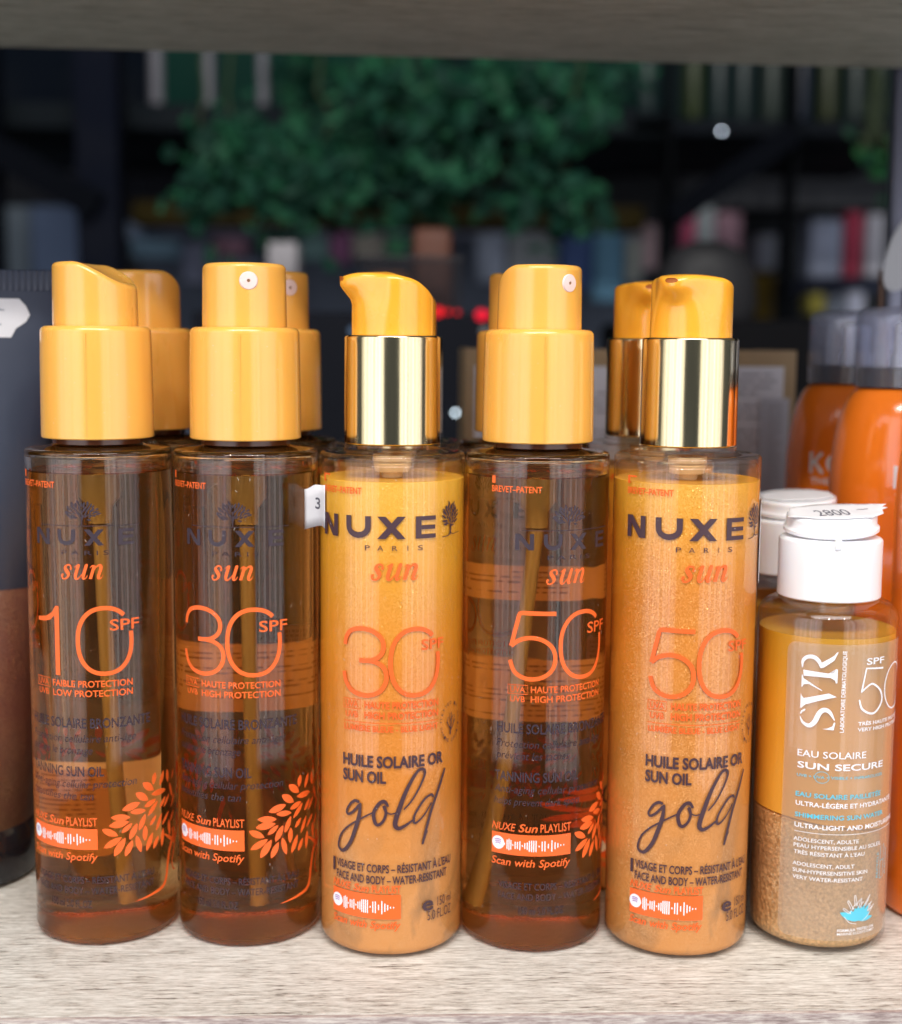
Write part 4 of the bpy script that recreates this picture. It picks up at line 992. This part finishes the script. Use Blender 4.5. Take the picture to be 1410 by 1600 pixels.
v, f = join(*sm); obj('smudged_print', [on_tube(a, b_, .5) for a, b_, _ in v], f, principled('faded print', (.30, .31, .36, 1), .8), tb, recalc=False)

# ------------------------------------------------------------------ things standing behind the bottles
bx = thing('cardboard_display_box', 'tan cardboard display box faced with grey printed sheets behind the bottles', 'box', (0, 0, 0))
p0, p1 = at(727, 560, 590), at(1245, 560, 590); zt = at(1000, 546, 590).z
v, f = box(p0.x, p1.x, 590, 593, .2, zt); obj('front_panel', v, f, 'tan', bx)
v, f = box(p0.x, p0.x+3, 593.2, 650, .2, zt); obj('side_panel', v, f, 'tan', bx)
v, f = box(p1.x-3, p1.x, 593.2, 650, .2, zt); obj('side_panel', v, f, 'tan', bx)
v, f = box(p0.x+3.2, p1.x-3.2, 647, 650, .2, zt-4); obj('rear_panel', v, f, 'tan', bx)
def sheet(x0, x1, z0, z1, y, label, mt, seed, rows):
    s = obj('printed_sheet', *box(x0, x1, y, y+.4, z0, z1), mt, bx, label=label)
    rnd = random.Random(seed); art = []
    z = z1-4
    for r in range(rows):
        x = x0+3
        if rnd.random() < .12: z -= 3
        while x < x1-5:
            l = rnd.uniform(2, 9); e = min(x+l, x1-3); art.append(box(x, e, y-.15, y-.02, z, z+.9)); x = e+rnd.uniform(.8, 1.6)
            if rnd.random() < .06: break
        z -= 2.6
        if z < z0+3: break
    v, f = join(*art); obj('print_lines', v, f, 'printgrey', s, kind='stuff')
sheet(at(742, 580, 589).x, at(970, 580, 589).x, 40, at(900, 572, 589).z, 589.4, 'left grey printed sheet', 'paperback', 1, 34)
sheet(at(1010, 580, 589).x, at(1226, 580, 589).x, 40, at(1100, 572, 589).z, 589.4, 'right grey printed sheet', 'paperback', 2, 34)
sheet(at(1192, 580, 588).x, at(1236, 580, 588).x, 40, at(1200, 622, 588).z, 588.2, 'small darker leaflet', principled('grey leaflet', (.46, .48, .56, 1), .8), 3, 30)

# paddle-shaped shelf sign at the right edge
sg = thing('shelf_sign', 'grey rounded paddle sign on a thin brown stick above the orange bottles', 'sign', (0, 0, 0))
c0 = at(1425, 395, 575)
P = []
for i in range(40):
    a = 2*math.pi*i/40; u, w_ = 19*math.cos(a), 10.5*math.sin(a)*(1+.25*math.cos(a)); th = R(58)
    P.append((u*math.cos(th)-w_*math.sin(th), u*math.sin(th)+w_*math.cos(th)))
vs = [(c0.x+a+1, c0.y, c0.z+b_+1) for a, b_ in P]+[(c0.x+a+1, c0.y+1.5, c0.z+b_+1) for a, b_ in P]
n = 40; fs = [tuple(range(n)), tuple(range(n, 2*n))]+[(i, (i+1) % n, n+(i+1) % n, n+i) for i in range(n)]
obj('sign_panel', vs, fs, principled('grey sign plastic', (.40, .42, .46, 1), .5), sg)
q0, q1 = at(1376, 445, 578), at(1379, 690, 578)
v, f = tube([(q0.x, 577.5, q0.z+6), (q1.x, 577.5, .2)], 1.1, 10); obj('stick', v, f, principled('brown stick', (.10, .05, .03, 1), .6), sg)

# black mesh basket on a black cabinet, further back
def strip_grid(x0, x1, z0, z1, y, pitch, wd):
    parts = []
    W_, H_ = x1-x0, z1-z0
    k = -H_
    while k < W_:
        for sgn in (1, -1):
            a = max(0, -k); b_ = min(H_, W_-k)
            if b_ > a:
                pa, pb = (x0+k+a, z0+a), (x0+k+b_, z0+b_)
                if sgn < 0: pa, pb = (x0+x1-pa[0], pa[1]), (x0+x1-pb[0], pb[1])
                dx, dz = pb[0]-pa[0], pb[1]-pa[1]; l = math.hypot(dx, dz); nx_, nz_ = -dz/l*wd/2, dx/l*wd/2
                yy = y+.2*sgn
                v_ = [(pa[0]+nx_, yy, pa[1]+nz_), (pa[0]-nx_, yy, pa[1]-nz_), (pb[0]-nx_, yy, pb[1]-nz_), (pb[0]+nx_, yy, pb[1]+nz_)]
                v_ += [(a_, b2+.5, c2) for a_, b2, c2 in v_]
                parts.append((v_, [(0, 1, 2, 3), (7, 6, 5, 4), (0, 4, 5, 1), (2, 6, 7, 3), (1, 5, 6, 2), (3, 7, 4, 0)]))
        k += pitch
    return join(*parts)
CY = 900
ctop = at(600, 488, CY).z
cab = thing('black_cabinet', 'low black cabinet with glowing red indicator lights behind the centre bottles', 'cabinet', (0, 0, 0))
xa, xb = at(300, 500, CY).x, at(772, 500, CY).x
v, f = rbox(xa, xb, CY, CY+300, -1098, ctop, 3, 2); obj('cabinet_body', v, f, principled('cabinet black', (.004, .005, .009, 1), .7, spec=.1), cab)
for px, py, r, c_, s_ in ((685, 487, 3.0, (1, .02, .03, 1), 1.2), (700, 487, 1.6, (1, .02, .03, 1), 1.0), (715, 488, 1.5, (1, .03, .04, 1), .8), (752, 492, 3.6, (1, .02, .05, 1), 1.0), (764, 492, 2.2, (1, .02, .05, 1), .7), (712, 645, 1.3, (.75, .9, 1, 1), 5), (552, 517, 2.6, (.3, .45, .7, 1), .35), (757, 517, 2.6, (.5, .5, .5, 1), .35)):
    p = at(px, py, CY-2)
    vs, fs = lathe([(0, -1.2), (r*.9, -.8), (r, 0), (r*.7, 1), (0, 1.3)], 16)
    obj('indicator_light', [(p.x+a, CY-1.4-zz, p.z+b_) for a, b_, zz in vs], fs, emitter('indicator', c_, s_), cab)
bk = thing('mesh_basket', 'black wire mesh basket holding rust brown packets behind the pump bottle', 'basket', (0, 0, 0))
g0, g1 = at(562, 450, CY+40), at(722, 450, CY+40); zt = at(640, 404, CY+40).z
v, f = strip_grid(g0.x, g1.x, ctop+.5, zt, CY+40, 3.4, 1.0); obj('wire_mesh', v, f, 'blackp', bk, kind='stuff')
v, f = strip_grid(g0.x, g1.x, ctop+.5, zt, CY+130, 3.4, 1.0); obj('wire_mesh', v, f, 'blackp', bk, kind='stuff')
v, f = tube([(g0.x, CY+40, zt), (g1.x, CY+40, zt), (g1.x, CY+130, zt), (g0.x, CY+130, zt), (g0.x, CY+40, zt)], 1.4, 8); obj('rim', v, f, 'blackp', bk)
for k, (pa, pb, ph, colr, lb) in enumerate(((575, 640, 425, (.20, .075, .02, 1), 'rust brown packet leaning at the left inside the mesh basket'), (645, 706, 355, (.09, .030, .016, 1), 'tall brown packet at the right inside the mesh basket'))):
    a, b_ = at(pa, 450, CY+80), at(pb, 450, CY+80)
    v, f = rbox(a.x, b_.x, CY+70, CY+100, ctop+1, at(600, ph, CY+80).z, 6, 3)
    tag(obj('packet', v, f, principled('packet', colr, .6, noise=.2, scale=30)), lb, 'packet')

# ------------------------------------------------------------------ the shop beyond
def struct(name, v, f, m): return obj(name, v, f, m, kind='structure')
struct('floor', *box(-3200, 3200, -600, 4300, -1130, -1100), principled('shop floor', (.10, .10, .11, 1), .5, noise=.2, scale=3))
struct('wall_rear', *box(-3200, 3200, 4200, 4260, -1100, 1700), principled('rear wall', (.035, .038, .05, 1), .8))
struct('wall_left', *box(-3260, -3200, 700, 4200, -1100, 1700), principled('left wall', (.03, .035, .05, 1), .8))
struct('wall_right', *box(3200, 3260, 700, 4200, -1100, 1700), principled('right wall', (.04, .04, .045, 1), .8))
struct('ceiling', *box(-3200, 3200, 700, 4200, 1700, 1760), principled('shop ceiling', (.05, .055, .06, 1), .8))

BGK = 1.0
def bgbox(name, label, cat, px0, px1, py0, py1, Y, dep, colr, group=None, rough=.6, round_=3, noise=.12):
    a, b_ = at(px0, py1, Y), at(px1, py0, Y)
    v, f = rbox(a.x, b_.x, Y, Y+dep, a.z, b_.z, min(round_, (b_.x-a.x)*.2, (b_.z-a.z)*.2), 2)
    colr = tuple(min(1, c_*BGK) for c_ in colr[:3])+(1,)
    o = obj(name, v, f, principled(name, colr, .8, noise=noise, scale=12, spec=.12))
    if cat: tag(o, label, cat, group)
    return o
def part(parent, name, px0, px1, py0, py1, Y, dep, colr, **k):
    o = bgbox(name, None, None, px0, px1, py0, py1, Y, dep, colr, **k); o.parent = parent; return o

# dark rack with posts, braces, cross beam and top shelf
rk = thing('display_rack', 'dark tall rack with an olive cross beam and diagonal braces behind the shelf', 'rack', (0, 0, 0))
RY = 1700
part(rk, 'cross_beam', 205, 1008, 322, 350, RY, 60, (.030, .022, .006, 1))
part(rk, 'rack_shelf', -60, 1050, 172, 198, RY+10, 420, (.010, .014, .018, 1))
part(rk, 'rack_shelf', 985, 1500, 190, 208, RY+10, 420, (.010, .013, .018, 1))
part(rk, 'back_panel', -120, 232, 60, 200, RY+440, 12, (.004, .008, .016, 1))
part(rk, 'back_panel', 236, 700, 60, 200, RY+440, 12, (.012, .060, .045, 1))
part(rk, 'back_panel', 704, 1500, 60, 200, RY+440, 12, (.010, .022, .026, 1))
part(rk, 'back_panel', 160, 660, 200, 345, RY+440, 12, (.040, .042, .055, 1))
part(rk, 'back_panel', 664, 1040, 200, 345, RY+440, 12, (.038, .040, .046, 1))
part(rk, 'post', 132, 178, -60, 900, RY-60, 50, (.004, .006, .014, 1))
part(rk, 'post', 1030, 1060, -60, 900, RY-60, 50, (.003, .004, .006, 1))
part(rk, 'post', 1218, 1258, -60, 900, RY-60, 50, (.003, .004, .006, 1))
part(rk, 'post', -60, -20, -60, 900, RY-60, 50, (.004, .006, .014, 1))
def brace(px0, py0, px1, py1, wpx):
    a, b_ = at(px0, py0, RY-80), at(px1, py1, RY-80); d = (b_-a).normalized(); n_ = Vector((-d.z, 0, d.x))*wpx*.39
    v_ = [tuple(a+n_), tuple(a-n_), tuple(b_-n_), tuple(b_+n_)]; v_ += [(x, y+18, z) for x, y, z in v_]
    obj('diagonal_brace', v_, [(0, 1, 2, 3), (7, 6, 5, 4), (0, 4, 5, 1), (2, 6, 7, 3), (1, 5, 6, 2), (3, 7, 4, 0)], principled('brace', (.002, .003, .006, 1), .8, spec=.08), rk)
brace(-30, 222, 150, 322, 42); brace(1245, 205, 1050, 340, 34)

# pale tubes and dark bottles on the rack's top shelf
ords = ['leftmost', 'second', 'third', 'fourth', 'fifth', 'rightmost']
for k, (px, wpx, cl) in enumerate(((245, 22, .20), (327, 18, .17), (412, 18, .20), (497, 14, .13), (577, 16, .15), (646, 18, .10))):
    p = at(px, 172, RY+60); r = wpx*.5*.81
    vs, fs = lathe([(0, 0), (r*.9, 0), (r, 3), (r, 175), (r*.6, 190), (r*.6, 215), (0, 218)], 20)
    c_ = (cl, cl*1.0, cl*1.15, 1)
    o = obj('pale_bottle', [(a, b_, z) for a, b_, z in vs], fs, principled('pale bottle', c_, .4)); o.location = Vector((p.x, RY+60, at(px, 172, RY+60).z))*S
    tag(o, 'blurred pale slender bottle on the far top shelf, %s of six' % ords[k], 'bottle', 'pale bottles on the far top shelf')
dark = [(1010, (.010, .03, .03)), (1045, (.02, .04, .045)), (1082, (.03, .05, .01)), (1122, (.012, .03, .03)), (1160, (.018, .035, .035)), (1205, (.03, .045, .035)), (1250, (.012, .02, .04)), (1292, (.035, .045, .015)), (1335, (.02, .035, .03)), (1372, (.02, .035, .03))]
names = ['first', 'second', 'third', 'fourth', 'fifth', 'sixth', 'seventh', 'eighth', 'ninth', 'tenth']
for k, (px, c_) in enumerate(dark):
    p = at(px, 190, RY+80); r = 13.5
    vs, fs = lathe([(0, 0), (r*.9, 0), (r, 3), (r, 100), (r*.45, 120), (r*.45, 150), (0, 152)], 20)
    o = obj('dark_bottle', vs, fs, principled('dark bottle', c_+(1,), .35)); o.location = Vector((p.x, RY+80, p.z))*S
    tag(o, 'dim dark bottle on the far top shelf at the right, %s from the left' % names[k], 'bottle', 'dark bottles on the far top shelf')

# counters and goods beyond the rack
BGK = 3.2
ct = thing('far_counter', 'long grey blue counter beyond the rack, blurred', 'counter', (0, 0, 0))
part(ct, 'counter_top', 225, 1010, 346, 362, 2350, 500, (.16, .17, .22, 1))
part(ct, 'counter_front', 225, 1010, 364, 800, 2420, 400, (.055, .065, .085, 1))
sd = thing('far_side_cabinet', 'dim blue grey cabinet beyond the left post', 'cabinet', (0, 0, 0))
part(sd, 'cabinet_front', 60, 130, 322, 800, 2300, 300, (.055, .075, .12, 1)); part(sd, 'cabinet_front', -60, 45, 322, 800, 2310, 300, (.06, .075, .09, 1))
gs = thing('far_wall_shelf', 'dim grey shelf bay of goods beyond the right posts', 'shelf', (0, 0, 0))
part(gs, 'bay_top', 1060, 1390, 262, 322, 2400, 200, (.035, .037, .042, 1)); part(gs, 'bay_shelf', 1262, 1390, 436, 456, 2200, 300, (.03, .035, .055, 1)); part(gs, 'bay_back', 1050, 1400, 324, 800, 2560, 20, (.02, .022, .025, 1))
goods = [  # px0, px1, py0, py1, Y, colour, words
 (232, 262, 300, 352, 2200, (.15, .18, .24), 'small pale blue carton left of the far counter'),
 (183, 222, 305, 372, 2250, (.12, .15, .20), 'dim blue carton beside the left rack post'),
 (205, 282, 372, 402, 2200, (.08, .13, .17), 'flat teal box in front of the far counter, left'),
 (286, 330, 380, 440, 2180, (.11, .12, .17), 'lavender grey box on the far counter, beside the teal box'),
 (334, 384, 370, 400, 2180, (.16, .09, .12), 'faded pink box on the far counter'),
 (334, 405, 403, 440, 2180, (.10, .12, .16), 'grey box under the faded pink box'),
 (418, 464, 378, 432, 1300, (.11, .105, .11), 'small blurred whitish card standing behind the second spray bottle'),
 (470, 512, 366, 404, 2180, (.07, .12, .12), 'dark teal box right of the whitish card'),
 (516, 548, 362, 410, 2180, (.12, .05, .10), 'plum coloured box on the far counter'),
 (552, 600, 366, 402, 2180, (.16, .15, .13), 'pale beige pack on the far counter'),
 (604, 636, 368, 398, 2180, (.04, .14, .07), 'green pack on the far counter left of the brown packet'),
 (612, 662, 318, 352, 2150, (.22, .20, .24), 'whitish box on the far counter above the green pack'),
 (745, 790, 362, 440, 2200, (.13, .15, .19), 'pale grey pack right of the brown packet'),
 (795, 872, 360, 440, 2200, (.11, .12, .13), 'wide dull grey box behind the SPF 50 spray cap'),
 (876, 925, 366, 450, 2180, (.03, .05, .12), 'navy box on the far counter'),
 (928, 975, 364, 470, 2180, (.06, .13, .19), 'blue green box on the far counter'),
 (978, 1004, 372, 440, 2180, (.14, .15, .14), 'slim pale pack at the right end of the far counter'),
 (1006, 1028, 345, 420, 2180, (.22, .16, .17), 'slim pinkish white pack beside the right rack post'),
 (1066, 1088, 330, 400, 2400, (.28, .06, .11), 'crimson book in the far right bay'),
 (1090, 1118, 322, 392, 2400, (.24, .27, .28), 'whitish books in the far right bay beside the crimson one'),
 (1121, 1160, 332, 402, 2400, (.20, .12, .15), 'faded pink box in the far right bay'),
 (1130, 1165, 405, 450, 2400, (.12, .09, .14), 'dim mauve box under the faded pink box'),
 (1188, 1215, 366, 420, 2350, (.16, .17, .20), 'whitish pack between the two right posts'),
 (1178, 1212, 425, 500, 2350, (.06, .04, .008), 'dim ochre pack between the two right posts'),
 (1266, 1318, 342, 432, 2100, (.17, .19, .25), 'pale blue pack on the far right shelf'),
 (1321, 1350, 330, 432, 2100, (.24, .035, .06), 'dark red pack on the far right shelf'),
 (1353, 1384, 334, 430, 2100, (.28, .28, .36), 'white pack on the far right shelf beside the red one'),
 (1268, 1290, 458, 490, 2100, (.16, .14, .03), 'dull yellow pack on the lower far right shelf'),
 (1326, 1352, 456, 500, 2100, (.20, .21, .26), 'pale grey pack on the lower far right shelf'),
 (1293, 1322, 462, 500, 2100, (.07, .08, .10), 'dark grey pack on the lower far right shelf')]
for px0, px1, py0, py1, Y, c_, words in goods:
    bgbox('carton', words, 'carton', px0, px1, py0, py1, Y, 60, c_+(1,), 'blurred goods on the far counters and shelves', noise=.35)
BGK = 1.0
# dim dark bag seen behind the gold pump
p = at(1105, 440, 1000)
vs, fs = lathe([(0, 0), (34, 0), (36, 10), (34, 34), (26, 48), (12, 55), (0, 56)], 32)
o = obj('black_bag', [(a, b_*.6, z) for a, b_, z in vs], fs, principled('black cloth', (.006, .006, .008, 1), .7, noise=.3, scale=30)); o.location = Vector((p.x, 1000, at(1105, 500, 1000).z))*S
tag(o, 'rounded black bag behind the gold SPF 50 pump', 'bag')
v, f = rbox(at(1000, 500, 1000).x, at(1300, 500, 1000).x, 940, 1200, -1098, at(1100, 500, 1000).z-.5, 4, 2)
tag(obj('black_table', v, f, principled('black table', (.003, .003, .004, 1), .8, spec=.1)), 'low black table under the black bag', 'table')
# distant lamp points
pl = thing('pendant_lamp', 'tiny bright pendant lamp glowing far behind at upper right', 'lamp', (0, 0, 0))
p = at(1128, 205, 1560)
vs, fs = lathe([(0, -1.5), (1.5, 0), (0, 1.5)], 12); obj('bulb', [(p.x+a, p.y+b_, p.z+z) for a, b_, z in vs], fs, emitter('bulb', (.75, .85, 1, 1), 14), pl)
v, f = tube([(p.x, p.y, p.z+2), (p.x, p.y, 1500)], .6, 8); obj('cord', v, f, 'blackp', pl)

# hanging ivy
def ivy(label, regions, seed, n, cols):
    t = thing('hanging_ivy', label, 'plant', (0, 0, 0))
    rnd = random.Random(seed)
    for m_i, colr in enumerate(cols):
        vs, fs = [], []
        for _ in range(n//len(cols)):
            x0, x1, y0, y1, Y0, Y1 = rnd.choice(regions)
            if rnd.random() < .75:      # sprays of leaves with gaps between
                g_ = random.Random(rnd.randrange(16)*7+int(x0)); gx, gy = g_.uniform(x0, x1), g_.uniform(y0, y1); sp_ = g_.uniform(12, 34)
                px, py = rnd.gauss(gx, sp_), rnd.gauss(gy, sp_*1.2)
            else: px, py = rnd.uniform(x0, x1), y0+(y1-y0)*rnd.random()**1.5
            Y = rnd.uniform(Y0, Y1)
            c = at(px, py, Y); L = rnd.uniform(9, 26); W_ = L*rnd.uniform(.5, .75)
            d = Vector((rnd.uniform(-.8, .8), rnd.uniform(-.7, .1), rnd.uniform(-1, .2))).normalized()
            s_ = d.cross(Vector((rnd.uniform(-.3, .3), -1, rnd.uniform(0, .8)))).normalized(); nn = s_.cross(d)
            k = len(vs)
            for t_, h in ((0, 0), (.25, .42), (.5, .5), (.78, .3), (1, 0)):
                for sg_ in ((-1, 0, 1) if h else (0,)):
                    vs.append(tuple(c+d*L*t_+s_*W_*h*sg_+nn*(abs(sg_)*-.12*L-.1*L*t_*t_)))
            i0 = k
            fs += [(i0, i0+1, i0+2), (i0, i0+2, i0+3), (i0+1, i0+4, i0+5, i0+2), (i0+2, i0+5, i0+6, i0+3), (i0+4, i0+7, i0+8, i0+5), (i0+5, i0+8, i0+9, i0+6), (i0+7, i0+10, i0+8), (i0+8, i0+10, i0+9)]
        obj('leaves', vs, fs, principled('ivy leaf', colr+(1,), .6, noise=.3, scale=20, spec=.2), t, recalc=False, kind='stuff')
    for k in range(9):
        x0, x1, y0, y1, Y0, Y1 = regions[k % len(regions)]
        px = rnd.uniform(x0+10, x1-10); Y = (Y0+Y1)/2+rnd.uniform(-20, 20)
        pts = [at(px+rnd.uniform(-14, 14)*j*.4, 60+(y1-60)*j/5*.85, Y) for j in range(6)]
        v, f = tube(pts, 1.6, 6); obj('stem', v, f, principled('stem', (.03, .05, .015, 1), .7), t)
    return t
ivy('dense green ivy hanging in the upper middle behind the shelf', [(560, 960, 85, 200, 1300, 1450), (640, 930, 150, 330, 1300, 1420), (300, 480, 200, 310, 1330, 1450), (420, 700, 230, 300, 1350, 1450), (440, 640, 95, 190, 1700, 1740)], 4, 2700, [(.004, .032, .020), (.006, .046, .026), (.012, .078, .036)])
ivy('small clump of green ivy at the far right beside the metal post', [(1360, 1380, 240, 264, 1500, 1540)], 6, 14, [(.02, .12, .035), (.012, .06, .03)])
